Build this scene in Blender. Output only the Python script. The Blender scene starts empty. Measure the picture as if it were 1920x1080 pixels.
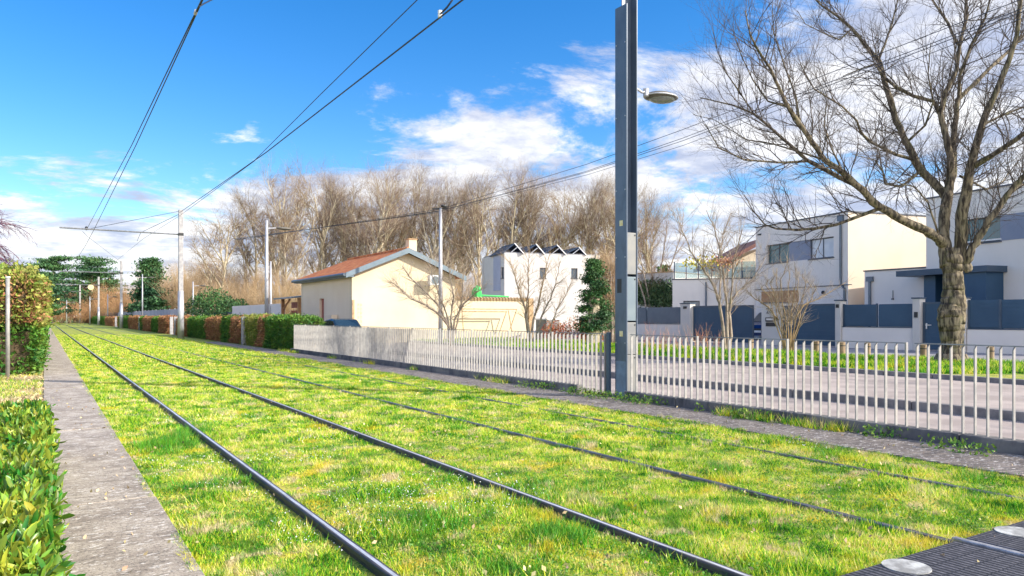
import bpy, math, random
import numpy as np
from mathutils import Matrix, Vector
S = bpy.context.scene
R = math.radians
# ------------------------------------------------------------------ camera, sky, sun
F = 1400.0; TH = math.atan2(878, F); CT, ST = math.cos(TH), math.sin(TH); CH = 1.327; VX, HY = 82, 594
cam = bpy.data.objects.new('camera', bpy.data.cameras.new('camera')); S.collection.objects.link(cam)
cam.location = (0, 0, CH); cam.rotation_euler = (R(90), 0, -TH)
cam.data.sensor_width = 36; cam.data.lens = 36 * F / 1920; cam.data.shift_y = (HY - 540) / 1920
cam.data.clip_start = 0.05; cam.data.clip_end = 3000
S.camera = cam
S.render.resolution_x = 1024; S.render.resolution_y = 576
S.view_settings.view_transform = 'Standard'; S.view_settings.look = 'None'
S.view_settings.gamma = 1; S.view_settings.exposure = 0.77
SUN_EL = R(29); SX, SY = 0.69, -0.724                       # horizontal direction towards the sun
sun = bpy.data.objects.new('sun', bpy.data.lights.new('sun', 'SUN')); S.collection.objects.link(sun)
sun.data.energy = 4.4; sun.data.angle = R(0.5); sun.data.color = (1, 0.93, 0.8)
sdir = Vector((SX * math.cos(SUN_EL), SY * math.cos(SUN_EL), math.sin(SUN_EL)))
sun.rotation_euler = sdir.to_track_quat('Z', 'Y').to_euler(); sun.location = (20, -20, 30)
world = bpy.data.worlds.new('World'); S.world = world; world.use_nodes = True

class NT:
    """small helper for node trees"""
    def __init__(s, tree): s.t = tree; s.n = tree.nodes; s.l = tree.links
    def add(s, typ, ins=None, **kw):
        nd = s.n.new(typ)
        for k, v in kw.items(): setattr(nd, k, v)
        for k, v in (ins or {}).items(): s.set(nd.inputs[k], v)
        return nd
    def set(s, sock, v):
        if isinstance(v, bpy.types.NodeSocket): s.l.new(v, sock)
        elif isinstance(v, (tuple, list)) and len(v) == 3 and sock.type == 'RGBA': sock.default_value = (*v, 1)
        else: sock.default_value = v
    def math(s, op, a, b=0.0, c=0.0, clamp=False):
        nd = s.add('ShaderNodeMath', {0: a, 1: b, 2: c}, operation=op, use_clamp=clamp); return nd.outputs[0]
    def vmath(s, op, a, b=(0, 0, 0)):
        nd = s.add('ShaderNodeVectorMath', {0: a, 1: b}, operation=op)
        return nd.outputs['Value'] if op == 'DOT_PRODUCT' else nd.outputs[0]
    def noise(s, vec, scale, detail=4, rough=.55, dist=0.0):
        nd = s.add('ShaderNodeTexNoise', {'Scale': scale, 'Detail': detail, 'Roughness': rough, 'Distortion': dist})
        if vec is not None: s.l.new(vec, nd.inputs['Vector'])
        return nd.outputs[0]
    def step(s, v, a, b):
        nd = s.add('ShaderNodeMapRange', {0: v, 1: a, 2: b}, interpolation_type='SMOOTHSTEP'); return nd.outputs[0]
    def mix(s, f, a, b, mode='MIX'):
        nd = s.add('ShaderNodeMix', data_type='RGBA', blend_type=mode)
        s.set(nd.inputs[0], f); s.set(nd.inputs[6], a); s.set(nd.inputs[7], b); return nd.outputs[2]
    def ramp(s, f, stops):
        nd = s.add('ShaderNodeValToRGB', {0: f}); cr = nd.color_ramp
        while len(cr.elements) < len(stops): cr.elements.new(.5)
        for e, (p, c) in zip(cr.elements, stops): e.position = p; e.color = (*c, 1)
        return nd.outputs[0]

w = NT(world.node_tree); w.n.clear()
sky = w.add('ShaderNodeTexSky', sky_type='NISHITA', sun_disc=False, sun_elevation=SUN_EL,
            sun_rotation=math.atan2(SX, SY), altitude=200, air_density=1.0, dust_density=0.4, ozone_density=3.0)
dirv = w.add('ShaderNodeTexCoord').outputs['Generated']
xyz = w.add('ShaderNodeSeparateXYZ', {0: dirv})
zz = w.math('ADD', w.math('MAXIMUM', xyz.outputs[2], 0.0), 0.13)
pl = w.add('ShaderNodeCombineXYZ', {0: w.math('DIVIDE', xyz.outputs[0], zz), 1: w.math('DIVIDE', xyz.outputs[1], zz), 2: 0.35})
right = w.vmath('DOT_PRODUCT', dirv, (CT, -ST, 0))
n1 = w.noise(pl.outputs[0], 1.0, 11, .66, 0.35)
n2 = w.noise(pl.outputs[0], 2.6, 7, .62)
cov = w.math('ADD', n1, w.math('MULTIPLY', w.math('MULTIPLY', right, xyz.outputs[2]), 1.25))
lowl = w.math('MULTIPLY', w.step(xyz.outputs[2], .26, .06), w.math('MULTIPLY', w.step(right, -.05, -.45), .07))
cov = w.math('ADD', cov, lowl)
back = w.math('MULTIPLY', w.step(w.vmath('DOT_PRODUCT', dirv, (ST, CT, 0)), 0.45, -0.1), 0.30)  # extra cloud cover out of view, added to whiten the ambient light
cov = w.math('ADD', w.math('ADD', cov, back), w.math('MULTIPLY', w.math('SUBTRACT', 0.20, xyz.outputs[2]), 0.70))
mask = w.step(cov, 0.425, 0.54)
shade = w.step(w.math('ADD', n2, w.math('MULTIPLY', n1, .4)), 0.55, 0.85)
cloud = w.mix(shade, (3.4, 3.75, 4.9), (7.4, 7.3, 7.3))
back_fill = w.math('MULTIPLY_ADD', back, 4.5, 1.0)     # unseen clouds behind the viewer, added and brightened to fill the shade
cloud = w.vmath('MULTIPLY', cloud, w.add('ShaderNodeCombineXYZ', {0: back_fill, 1: back_fill, 2: back_fill}).outputs[0])
skc = w.add('ShaderNodeHueSaturation', {'Saturation': 1.38, 'Value': 1.42, 'Hue': .506, 'Color': sky.outputs[0]}).outputs[0]
bg = w.add('ShaderNodeBackground', {0: w.mix(w.math('MULTIPLY', mask, .93), skc, cloud), 1: 0.1})
w.l.new(bg.outputs[0], w.add('ShaderNodeOutputWorld').inputs[0])

# ------------------------------------------------------------------ helpers
def fwd(k, z): return np.array([(ST + k * CT) * z, (CT - k * ST) * z])
def Q(px, py, z):
    p = fwd((px - 960) / F, z); return np.array([p[0], p[1], CH + (HY - py) / F * z])
def G(px, py, h=0.0): p = Q(px, py, (CH - h) * F / (py - HY)); p[2] = h; return p
def PX(px, py, X): return Q(px, py, F * X / (CT * (px - VX)))
def YX(px, X): k = (px - 960) / F; return X * (CT - k * ST) / (ST + k * CT)
def hit(p0, p1, px):
    k = (px - 960) / F; d = np.array([ST + k * CT, CT - k * ST]); p0 = np.array(p0[:2], float); u = np.array(p1[:2], float) - p0
    L = np.hypot(*u); u = u / L; A = np.array([[d[0], -u[0]], [d[1], -u[1]]]); t, s = np.linalg.solve(A, p0); return s, t   # distance along wall, depth
def col_link(o): S.collection.objects.link(o); return o
def tag(o, label=None, cat=None, group=None, kind=None):
    if label: o['label'] = label
    if cat: o['category'] = cat
    if group: o['group'] = group
    if kind: o['kind'] = kind
    return o
def thing(name, label, cat, loc=(0, 0, 0), rz=0, group=None):
    o = bpy.data.objects.new(name, None); col_link(o); o.location = [float(v) for v in loc]; o.rotation_euler = (0, 0, rz)
    o.empty_display_size = .2
    return tag(o, label, cat, group)
def wmat(o):
    m = Matrix.Identity(4)
    while o is not None: m = o.matrix_basis @ m; o = o.parent
    return m
def mesh_np(name, V, Fc, mat, parent=None, smooth=False, origin=None):
    V = np.asarray(V, np.float64).reshape(-1, 3); loc = None
    if parent is None:
        loc = np.array([(V[:, 0].min() + V[:, 0].max()) / 2, (V[:, 1].min() + V[:, 1].max()) / 2, V[:, 2].min()]) if origin is None else np.array(origin, float)
        V = V - loc
    else:
        M = np.array(wmat(parent).inverted()); V = V @ M[:3, :3].T + M[:3, 3]
    me = bpy.data.meshes.new(name)
    if isinstance(Fc, np.ndarray):
        m, k = Fc.shape
        me.vertices.add(len(V)); me.vertices.foreach_set('co', V.astype(np.float32).ravel())
        me.loops.add(m * k); me.loops.foreach_set('vertex_index', Fc.astype(np.int32).ravel())
        me.polygons.add(m); me.polygons.foreach_set('loop_start', np.arange(0, m * k, k, dtype=np.int32))
        me.update(calc_edges=True)
    else:
        me.from_pydata(V.tolist(), [], Fc); me.update()
    if smooth: me.polygons.foreach_set('use_smooth', np.ones(len(me.polygons), bool))
    me.materials.append(mat)
    o = bpy.data.objects.new(name, me); col_link(o)
    if parent is not None: o.parent = parent
    else: o.location = loc.tolist()
    return o
class MB:
    def __init__(s): s.v = []; s.f = []
    def raw(s, vs, fs): b = len(s.v); s.v += [tuple(map(float, v)) for v in vs]; s.f += [tuple(b + i for i in f) for f in fs]; return s
    def box(s, c, d, rz=0.0):
        cx, cy, cz = c; a, b, h = d[0] / 2, d[1] / 2, d[2] / 2; co, si = math.cos(rz), math.sin(rz); vs = []
        for z in (-h, h):
            for x, y in ((-a, -b), (a, -b), (a, b), (-a, b)): vs.append((cx + x * co - y * si, cy + x * si + y * co, cz + z))
        return s.raw(vs, [(3, 2, 1, 0), (4, 5, 6, 7), (0, 1, 5, 4), (1, 2, 6, 5), (2, 3, 7, 6), (3, 0, 4, 7)])
    def bx(s, x0, x1, y0, y1, z0, z1): return s.box(((x0 + x1) / 2, (y0 + y1) / 2, (z0 + z1) / 2), (x1 - x0, y1 - y0, z1 - z0))
    def prism(s, poly, z0, z1):
        n = len(poly); vs = [(p[0], p[1], z0) for p in poly] + [(p[0], p[1], z1) for p in poly]
        return s.raw(vs, [tuple(range(n))[::-1], tuple(range(n, 2 * n))] + [(i, (i + 1) % n, n + (i + 1) % n, n + i) for i in range(n)])
    def tube(s, pts, rr, n=8, cap=True):
        pts = [Vector([float(c) for c in p]) for p in pts]
        if not hasattr(rr, '__len__'): rr = [rr] * len(pts)
        vs = []; ref = None
        for i, p in enumerate(pts):
            t = (pts[min(i + 1, len(pts) - 1)] - pts[max(i - 1, 0)]).normalized()
            if ref is None: ref = Vector((1, 0, 0)) if abs(t.x) < .8 else Vector((0, 1, 0))
            a = (ref - t * ref.dot(t)).normalized(); ref = a; b = t.cross(a)
            for j in range(n):
                an = 2 * math.pi * j / n; vs.append(p + (a * math.cos(an) + b * math.sin(an)) * rr[i])
        fs = []
        for i in range(len(pts) - 1):
            for j in range(n): k = (j + 1) % n; fs.append((i * n + j, i * n + k, (i + 1) * n + k, (i + 1) * n + j))
        if cap: fs += [tuple(range(n))[::-1], tuple(range((len(pts) - 1) * n, len(pts) * n))]
        return s.raw(vs, fs)
    def cyl(s, c, r, h, n=16, r2=None): return s.tube([c, (c[0], c[1], c[2] + h)], [r, r if r2 is None else r2], n)
    def ellipsoid(s, c, r, nu=16, nv=8, rz=0):
        vs = []; co, si = math.cos(rz), math.sin(rz)
        for i in range(nv + 1):
            ph = math.pi * i / nv
            for j in range(nu):
                t = 2 * math.pi * j / nu; x, y, z = r[0] * math.sin(ph) * math.cos(t), r[1] * math.sin(ph) * math.sin(t), r[2] * math.cos(ph)
                vs.append((c[0] + x * co - y * si, c[1] + x * si + y * co, c[2] + z))
        return s.raw(vs, [(i * nu + j, (i + 1) * nu + j, (i + 1) * nu + (j + 1) % nu, i * nu + (j + 1) % nu) for i in range(nv) for j in range(nu)])
    def build(s, name, mat, parent=None, smooth=False, bevel=0):
        o = mesh_np(name, np.array(s.v), s.f, mat, parent, smooth)
        if bevel:
            m = o.modifiers.new('bevel', 'BEVEL'); m.width = bevel; m.segments = 2; m.limit_method = 'ANGLE'
        return o
def copy_tree(o, parent=None):
    c = o.copy(); col_link(c)
    if parent is not None: c.parent = parent
    for ch in list(o.children): copy_tree(ch, c)
    return c
def struct(o): o['kind'] = 'structure'; return o

# ------------------------------------------------------------------ materials
def mat(name, col, rough=.8, col2=None, scale=3.0, detail=5, bump=0.0, bscale=40.0, metal=0.0, lo=.35, hi=.65, trans=0.0, isl=0.0, spec=.5, stretch=None, stain=None):
    m = bpy.data.materials.new(name); m.use_nodes = True; t = NT(m.node_tree); t.n.clear()
    tc = t.add('ShaderNodeTexCoord').outputs['Object']; v = tc
    if stretch: v = t.vmath('MULTIPLY', tc, stretch)
    c = col
    if col2 is not None: c = t.mix(t.step(t.noise(v, scale, detail), lo, hi), col, col2)
    if stain: c = t.mix(t.math('MULTIPLY', t.step(t.noise(t.vmath('MULTIPLY', tc, stain[2]), stain[1], 6, .65), .5, .72), stain[3]), c, stain[0])
    if isl:
        g = t.add('ShaderNodeNewGeometry').outputs['Random Per Island']
        hs = t.add('ShaderNodeHueSaturation', {'Hue': t.math('MULTIPLY_ADD', g, isl * .12, .5 - isl * .06), 'Value': t.math('MULTIPLY_ADD', t.math('FRACT', t.math('MULTIPLY', g, 7.31)), isl * 1.2, 1 - isl * .6)})
        t.set(hs.inputs['Color'], c); c = hs.outputs[0]
    b = t.add('ShaderNodeBsdfPrincipled', {'Roughness': rough, 'Metallic': metal, 'Specular IOR Level': spec}); t.set(b.inputs['Base Color'], c)
    if bump:
        bn = t.add('ShaderNodeBump', {'Strength': bump, 'Distance': .02, 'Height': t.noise(v, bscale, 6, .65)}); t.l.new(bn.outputs[0], b.inputs['Normal'])
    out = b.outputs[0]
    if trans:
        tr = t.add('ShaderNodeBsdfTranslucent'); t.set(tr.inputs[0], c)
        mx = t.add('ShaderNodeMixShader', {0: trans}); t.l.new(b.outputs[0], mx.inputs[1]); t.l.new(tr.outputs[0], mx.inputs[2]); out = mx.outputs[0]
    t.l.new(out, t.add('ShaderNodeOutputMaterial').inputs[0])
    return m
def grass_mat(name, blades, bias=0.0, straw=.9):
    m = bpy.data.materials.new(name); m.use_nodes = True; t = NT(m.node_tree); t.n.clear()
    p = t.add('ShaderNodeNewGeometry'); pos = p.outputs['Position']
    a = t.noise(pos, 2.2, 6, .68); b = t.noise(t.vmath('ADD', pos, (31, 7, 0)), 3.4, 5, .7); d = t.noise(t.vmath('ADD', pos, (3, 57, 0)), 2.3, 4, .6)
    e = t.noise(pos, 60 if not blades else 25, 3, .7)
    f = t.math('ADD', t.math('MULTIPLY_ADD', a, .75, t.math('MULTIPLY', e, .25)), bias)
    if blades: f = t.math('ADD', f, t.math('MULTIPLY_ADD', p.outputs['Random Per Island'], .22, -.11))
    c = t.ramp(f, [(.39, (.015, .12, .006)), (.445, (.07, .40, .012)), (.49, (.33, .62, .022)), (.55, (.76, .74, .05)), (.62, (.82, .70, .28))])
    c = t.mix(t.math('MULTIPLY', t.step(b, .54, .63), straw), c, (.74, .60, .38))
    c = t.mix(t.math('MULTIPLY', t.step(d, .56, .66), .65), c, (.76, .58, .04))
    c = t.mix(t.math('MULTIPLY', t.step(d, .44, .36), .75), c, (.06, .27, .02))
    if not blades: c = t.mix(.6, c, t.mix(t.step(e, .4, .6), (.07, .065, .02), (.42, .35, .10)))
    bs = t.add('ShaderNodeBsdfPrincipled', {'Roughness': .75, 'Specular IOR Level': .25}); t.set(bs.inputs['Base Color'], c)
    out = bs.outputs[0]
    if blades:
        tr = t.add('ShaderNodeBsdfTranslucent'); t.set(tr.inputs[0], c); mx = t.add('ShaderNodeMixShader', {0: .3})
        t.l.new(out, mx.inputs[1]); t.l.new(tr.outputs[0], mx.inputs[2]); out = mx.outputs[0]
    else:
        bn = t.add('ShaderNodeBump', {'Strength': .9, 'Distance': .04, 'Height': t.noise(pos, 22, 6, .7)}); t.l.new(bn.outputs[0], bs.inputs['Normal'])
    t.l.new(out, t.add('ShaderNodeOutputMaterial').inputs[0])
    return m
def glass_mat(name, col=(.02, .04, .06), alpha=None):
    m = bpy.data.materials.new(name); m.use_nodes = True; t = NT(m.node_tree); t.n.clear()
    b = t.add('ShaderNodeBsdfPrincipled', {'Roughness': .04, 'Base Color': (*col, 1), 'Specular IOR Level': .9})
    out = b.outputs[0]
    if alpha is not None:
        tr = t.add('ShaderNodeBsdfTransparent', {0: (.86, .95, .95, 1)}); mx = t.add('ShaderNodeMixShader', {0: alpha}); t.l.new(tr.outputs[0], mx.inputs[1]); t.l.new(out, mx.inputs[2]); out = mx.outputs[0]
    t.l.new(out, t.add('ShaderNodeOutputMaterial').inputs[0]); return m
def tile_mat():
    m = bpy.data.materials.new('roof tiles'); m.use_nodes = True; t = NT(m.node_tree); t.n.clear()
    tc = t.add('ShaderNodeTexCoord').outputs['Object']
    xyz = t.add('ShaderNodeSeparateXYZ', {0: tc})
    n = t.noise(tc, 1.6, 4); n2 = t.noise(t.vmath('MULTIPLY', tc, (3.3, 4.5, 0)), 1.0, 0)
    c = t.mix(t.step(n2, .35, .65), (.50, .125, .035), (.66, .25, .08)); c = t.mix(t.math('MULTIPLY', t.step(n, .5, .75), .5), c, (.34, .08, .045))
    w1 = t.math('ABSOLUTE', t.math('SINE', t.math('MULTIPLY', xyz.outputs[1], 14.0))); w2 = t.math('FRACT', t.math('MULTIPLY', xyz.outputs[0], 3.0))
    bn = t.add('ShaderNodeBump', {'Strength': 1, 'Distance': .06, 'Height': t.math('ADD', w1, w2)})
    b = t.add('ShaderNodeBsdfPrincipled', {'Roughness': .8}); t.set(b.inputs['Base Color'], c); t.l.new(bn.outputs[0], b.inputs['Normal'])
    t.l.new(b.outputs[0], t.add('ShaderNodeOutputMaterial').inputs[0]); return m
def mat_mat():
    m = bpy.data.materials.new('ribbed rubber'); m.use_nodes = True; t = NT(m.node_tree); t.n.clear()
    tc = t.add('ShaderNodeNewGeometry').outputs['Position']; xyz = t.add('ShaderNodeSeparateXYZ', {0: tc})
    wv = t.math('FRACT', t.math('MULTIPLY', xyz.outputs[0], 26)); wy = t.math('FRACT', t.math('MULTIPLY', xyz.outputs[1], 9))
    groove = t.step(t.math('ABSOLUTE', t.math('SUBTRACT', wv, .5)), .28, .14); gy = t.step(wy, .9, .96)
    g = t.math('MAXIMUM', groove, t.math('MULTIPLY', gy, .5))
    c = t.mix(g, t.mix(t.step(t.noise(tc, 30, 6, .7), .4, .75), (.055, .055, .07), (.16, .155, .18)), (.008, .008, .012))
    bn = t.add('ShaderNodeBump', {'Strength': .8, 'Distance': .01, 'Height': t.math('SUBTRACT', 1.0, g)})
    b = t.add('ShaderNodeBsdfPrincipled', {'Roughness': .6}); t.set(b.inputs['Base Color'], c); t.l.new(bn.outputs[0], b.inputs['Normal'])
    t.l.new(b.outputs[0], t.add('ShaderNodeOutputMaterial').inputs[0]); return m
def concrete(name, c1, c2, cs, scale=2.2, fl=.75):
    """weathered concrete with pale flakes, dark lichen and cross streaks"""
    m = bpy.data.materials.new(name); m.use_nodes = True; t = NT(m.node_tree); t.n.clear()
    pos = t.add('ShaderNodeNewGeometry').outputs['Position']
    c = t.mix(t.step(t.noise(pos, scale, 6, .7), .35, .65), c1, c2)
    st = t.noise(t.vmath('MULTIPLY', pos, (1.0, 7.0, 1.0)), 3.0, 5, .7)
    c = t.mix(t.math('MULTIPLY', t.step(st, .46, .66), .5), c, cs)
    fk = t.noise(t.vmath('MULTIPLY', pos, (.8, 1.6, 1.0)), 22, 4, .65)
    c = t.mix(t.math('MULTIPLY', t.step(fk, .56, .63), fl), c, (.78, .72, .66))
    sp = t.noise(t.vmath('ADD', pos, (9, 9, 9)), 75, 3, .7)
    c = t.mix(t.math('MULTIPLY', t.step(sp, .52, .62), .6), c, (.06, .055, .055))
    bn = t.add('ShaderNodeBump', {'Strength': .5, 'Distance': .01, 'Height': t.noise(pos, 60, 6, .7)})
    b = t.add('ShaderNodeBsdfPrincipled', {'Roughness': .9, 'Specular IOR Level': .2}); t.set(b.inputs['Base Color'], c); t.l.new(bn.outputs[0], b.inputs['Normal'])
    t.l.new(b.outputs[0], t.add('ShaderNodeOutputMaterial').inputs[0]); return m

M = dict(
    lawn=grass_mat('lawn soil', False), blade=grass_mat('grass blades', True),
    soil=mat('dry soil', (.28, .22, .11), .95, (.52, .43, .24), 5, 8, .8, 25),
    field=mat('far grass', (.10, .17, .03), .95, (.30, .30, .08), .8, 8, .5, 6),
    path=concrete('path concrete', (.30, .25, .205), (.50, .43, .355), (.14, .118, .098)),
    strip=concrete('strip concrete', (.20, .165, .14), (.36, .30, .25), (.07, .06, .055), 3.0, .8),
    asphalt=mat('worn asphalt', (.31, .255, .23), .9, (.42, .35, .315), 1.4, 8, .35, 90, stain=((.13, .12, .13), 1.1, (1, .35, 1), .6)),
    paving=mat('pavement asphalt', (.22, .21, .23), .9, (.30, .28, .29), 1.2, 8, .3, 70),
    kerb=mat('kerb stone', (.15, .14, .14), .85, (.24, .22, .21), 6, 6, .3, 60),
    rail=mat('rail head steel', (.24, .24, .27), .45, (.12, .11, .12), 9, 5, metal=.85, stretch=(6, .6, 1)),
    web=mat('rail web', (.022, .022, .04), .6, (.07, .05, .05), 8, 5, .3, 60, metal=.2),
    rubber=mat_mat(), disc=mat('worn white disc', (.52, .52, .50), .7, (.24, .235, .225), 12, 6, .2, 60),
    galv=mat('galvanised bars', (.37, .352, .33), .6, (.28, .27, .262), 9, 5, metal=.2, isl=.12, stain=((.45, .38, .30), 14, (1, 1, .3), .35)),
    railtop=mat('fence rail', (.17, .18, .20), .5, (.25, .25, .27), 9, metal=.4),
    plinth=mat('plinth', (.09, .09, .10), .9, (.19, .18, .17), 3, 7, .4, 40, stain=((.03, .03, .035), 5, (1, 1, .25), .8)),
    mast=mat('mast paint', (.075, .105, .155), .42, (.10, .13, .18), 2, 5, .05, 50, metal=.15, stain=((.04, .05, .07), 6, (1, 1, .4), .4)),
    panelgrey=mat('hatch grey', (.16, .20, .22), .5, (.13, .17, .20), 3, 4, metal=.2),
    panelpale=mat('hatch pale', (.22, .215, .20), .5, (.17, .175, .18), 3, 4, metal=.2),
    steel=mat('pole steel', (.52, .52, .54), .45, (.40, .40, .43), 7, 5, metal=.4, stretch=(1, 1, .3)),
    polegrey=mat('concrete pole', (.30, .29, .30), .75, (.42, .40, .40), 6, 5, .2, 40),
    wire=mat('wire', (.03, .045, .075), .5, (.05, .06, .09), 3, metal=.5),
    lamp=mat('lamp housing', (.10, .09, .075), .55, (.14, .125, .10), 10), lens=mat('lamp lens', (.26, .27, .26), .2, (.2, .21, .2), 20),
    bark=mat('plane bark', (.04, .03, .022), .95, (.25, .20, .13), 16, 8, 1.0, 45, lo=.40, hi=.62, stretch=(1, 1, .22), stain=((.12, .13, .04), 5, (1, 1, .35), .5)),
    twig=mat('plane twigs', (.055, .042, .035), .85, (.10, .075, .06), 4),
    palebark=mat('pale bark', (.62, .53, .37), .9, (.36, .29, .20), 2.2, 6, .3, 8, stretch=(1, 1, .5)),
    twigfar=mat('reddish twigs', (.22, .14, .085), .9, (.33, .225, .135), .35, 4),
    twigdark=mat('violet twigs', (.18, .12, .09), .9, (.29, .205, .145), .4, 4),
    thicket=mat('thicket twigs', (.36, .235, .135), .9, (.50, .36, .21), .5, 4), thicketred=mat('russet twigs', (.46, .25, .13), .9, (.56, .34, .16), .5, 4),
    smallbark=mat('small tree bark', (.40, .33, .25), .85, (.22, .17, .13), 6, 5, .3, 30),
    goldbark=mat('golden stems', (.36, .25, .12), .85, (.22, .15, .08), 6, 5),
    purple=mat('purple twigs', (.10, .06, .14), .85, (.22, .08, .10), 3),
    clump=mat('lush grass', (.05, .22, .012), .6, (.16, .42, .02), 5, 4, trans=.3, isl=.7),
    bluepale=mat('light blue grey', (.36, .38, .47), .9, (.40, .42, .50), 1.0, 4), scuff=mat('faded mast paint', (.15, .22, .31), .5, (.11, .16, .23), 6, 5),
    polished=mat('polished rail', (.42, .42, .45), .4, (.24, .24, .26), 14, 5, metal=.4),
    litter=mat('litter', (.42, .30, .17), .9, (.58, .47, .25), 3, 4, isl=.6),
    leaf=mat('laurel leaves', (.07, .21, .02), .35, (.34, .40, .04), 3.5, 4, trans=.25, isl=.75, lo=.4, hi=.62),
    hedgegreen=mat('green hedge leaves', (.05, .16, .02), .55, (.15, .28, .03), 2.5, 4, trans=.2, isl=.6),
    hedgeolive=mat('olive hedge leaves', (.20, .28, .035), .6, (.34, .33, .07), 1.6, 5, trans=.2, isl=.5),
    hedgebrown=mat('dead hedge leaves', (.33, .15, .06), .8, (.47, .26, .12), 3, 4, trans=.15, isl=.5),
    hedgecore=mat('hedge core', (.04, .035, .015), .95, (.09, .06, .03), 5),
    conifer=mat('conifer needles', (.02, .075, .02), .7, (.06, .15, .03), 1.0, 4, isl=.5),
    cedar=mat('cedar needles', (.025, .09, .04), .7, (.08, .18, .05), .25, 4, isl=.4), ivy=mat('ivy', (.04, .09, .03), .6, (.11, .17, .06), 2, isl=.5),
    redleaf=mat('red shrub leaves', (.50, .10, .05), .7, (.5, .24, .10), 3, trans=.2, isl=.5),
    cream=mat('cream render', (.66, .54, .37), .9, (.71, .60, .43), .5, 6, .12, 60, stain=((.58, .48, .36), .8, (1, 1, .5), .45)),
    creamshade=mat('cream render paled for shade', (.74, .60, .44), .9, (.78, .65, .49), .5, 6, .12, 60),  # paler copy of the cream render for the wall lying in shade
    tiles=tile_mat(), fascia=mat('slate grey fascia', (.13, .18, .22), .5, (.16, .21, .25), 2), gutter=mat('gutter', (.10, .13, .16), .4, (.13, .16, .2), 2, metal=.3),
    white=mat('white render', (.56, .53, .49), .9, (.62, .585, .54), .6, 5, .1, 60, stain=((.60, .58, .56), .7, (1, 1, .4), .4)),
    greyr=mat('pale grey render', (.74, .68, .62), .9, (.79, .73, .67), .6, 5, .1, 60, stain=((.62, .57, .53), .8, (1, 1, .3), .4)),
    blush=mat('pink beige render', (.66, .55, .43), .9, (.71, .60, .48), .5, 5, .1, 60),
    bluegrey=mat('blue grey render', (.22, .25, .33), .85, (.26, .29, .36), .7, 5, .1, 60),
    slate=mat('anthracite metal', (.045, .075, .115), .45, (.06, .09, .13), 1.5, 4, metal=.2), frame=mat('window frame', (.05, .06, .08), .4, (.07, .08, .1), 3),
    blue=mat('blue metal', (.022, .066, .125), .45, (.03, .08, .145), 1.2, 4, metal=.15), greypanel=mat('grey fence panels', (.10, .13, .17), .5, (.12, .15, .19), 2, 4, metal=.2),
    glass=glass_mat('window glass'), glassblue=glass_mat('blue pane', (.01, .10, .12)), railglass=glass_mat('rail glass', (.35, .5, .5), .35), palepane=mat('blind', (.62, .64, .66), .3, (.5, .53, .58), 2),
    lampwhite=mat('white plastic', (.75, .74, .72), .5, (.65, .64, .62), 5), wood=mat('warm wood', (.40, .20, .09), .7, (.50, .27, .12), 4, 5, stretch=(1, 8, 8)),
    bollard=mat('bollard wood', (.22, .15, .085), .8, (.36, .26, .15), 8, 5, .3, 40, stretch=(1, 1, .2)), redwood=mat('red brown boards', (.30, .09, .06), .7, (.38, .13, .08), 3, 4),
    brick=mat('old tile cap', (.35, .22, .12), .9, (.5, .36, .2), 9, 5, .4, 30), solar=mat('solar cells', (.03, .05, .10), .15, (.05, .08, .15), 3, metal=.3), alu=mat('aluminium', (.72, .72, .72), .4, (.6, .6, .62), 5, metal=.4),
    brownroof=mat('brown roof', (.17, .07, .055), .8, (.25, .11, .08), 3), carblue=mat('car paint blue', (.01, .03, .11), .2, (.012, .04, .13), 2, metal=.3), cardark=mat('car paint dark', (.02, .045, .07), .2, (.03, .06, .09), 2, metal=.3),
    black=mat('black', (.015, .015, .018), .5, (.03, .03, .03), 5), tyre=mat('tyre', (.02, .02, .02), .9, (.03, .03, .03), 8), green=mat('green plastic', (.03, .55, .10), .5, (.03, .45, .08), 5),
    palisade=mat('grey palings', (.24, .26, .31), .8, (.34, .35, .39), 1.5, 5, stretch=(1, 1, .3)), yellow=mat('sticker', (.62, .5, .2), .6, (.7, .62, .4), 20), pink=mat('pink sticker', (.8, .12, .25), .6, (.7, .1, .2), 20),
    flower=mat('flower petals', (.8, .8, .82), .7, (.7, .7, .8), 9), clover=mat('clover', (.10, .24, .03), .6, (.22, .36, .05), 4, 4, trans=.3, isl=.5), terracotta=mat('terracotta', (.5, .2, .1), .8, (.6, .28, .15), 5),
    yellowleaf=mat('yellow leaves', (.65, .5, .03), .7, (.45, .4, .06), 4, isl=.4), orangeleaf=mat('orange leaves', (.6, .24, .12), .7, (.5, .3, .16), 4, isl=.4),
)
GZ = .12
M['verge'] = grass_mat('verge grass', True, -.05, .25)
# ------------------------------------------------------------------ ground, track bed, road
def bend(Y): return -(max(0, Y - 135) ** 2) / 1400
def sheet(name, x0, x1, ys, z, m, follow=True):
    V, Fs = [], []
    for Y in ys: b = bend(Y) if follow else 0; V += [(x0 + b, Y, z), (x1 + b, Y, z)]
    for i in range(len(ys) - 1): Fs.append((2 * i, 2 * i + 1, 2 * i + 3, 2 * i + 2))
    return struct(mesh_np(name, np.array(V), Fs, m))
YS = [-12, 0, 30, 60, 100, 135, 150, 165, 180, 200, 220, 240]
struct(mesh_np('ground', np.array([(-1500, -1500, -.02), (1500, -1500, -.02), (1500, 1500, -.02), (-1500, 1500, -.02)]), [(0, 1, 2, 3)], M['field']))
sheet('lawn', .66, 8.3, YS, 0, M['lawn']); sheet('soil', -3.5, .02, YS, -.004, M['soil'])
mb = MB()
y = -6.0; rs = random.Random(3)
while y < 120: mb.bx(0, .68 + rs.uniform(-.012, .012), y, y + 1.985, -.05, .022 + rs.uniform(-.003, .003)); y += 2.0
struct(mb.build('path', M['path'], bevel=.006))
mb = MB(); y = -6.0
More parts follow.
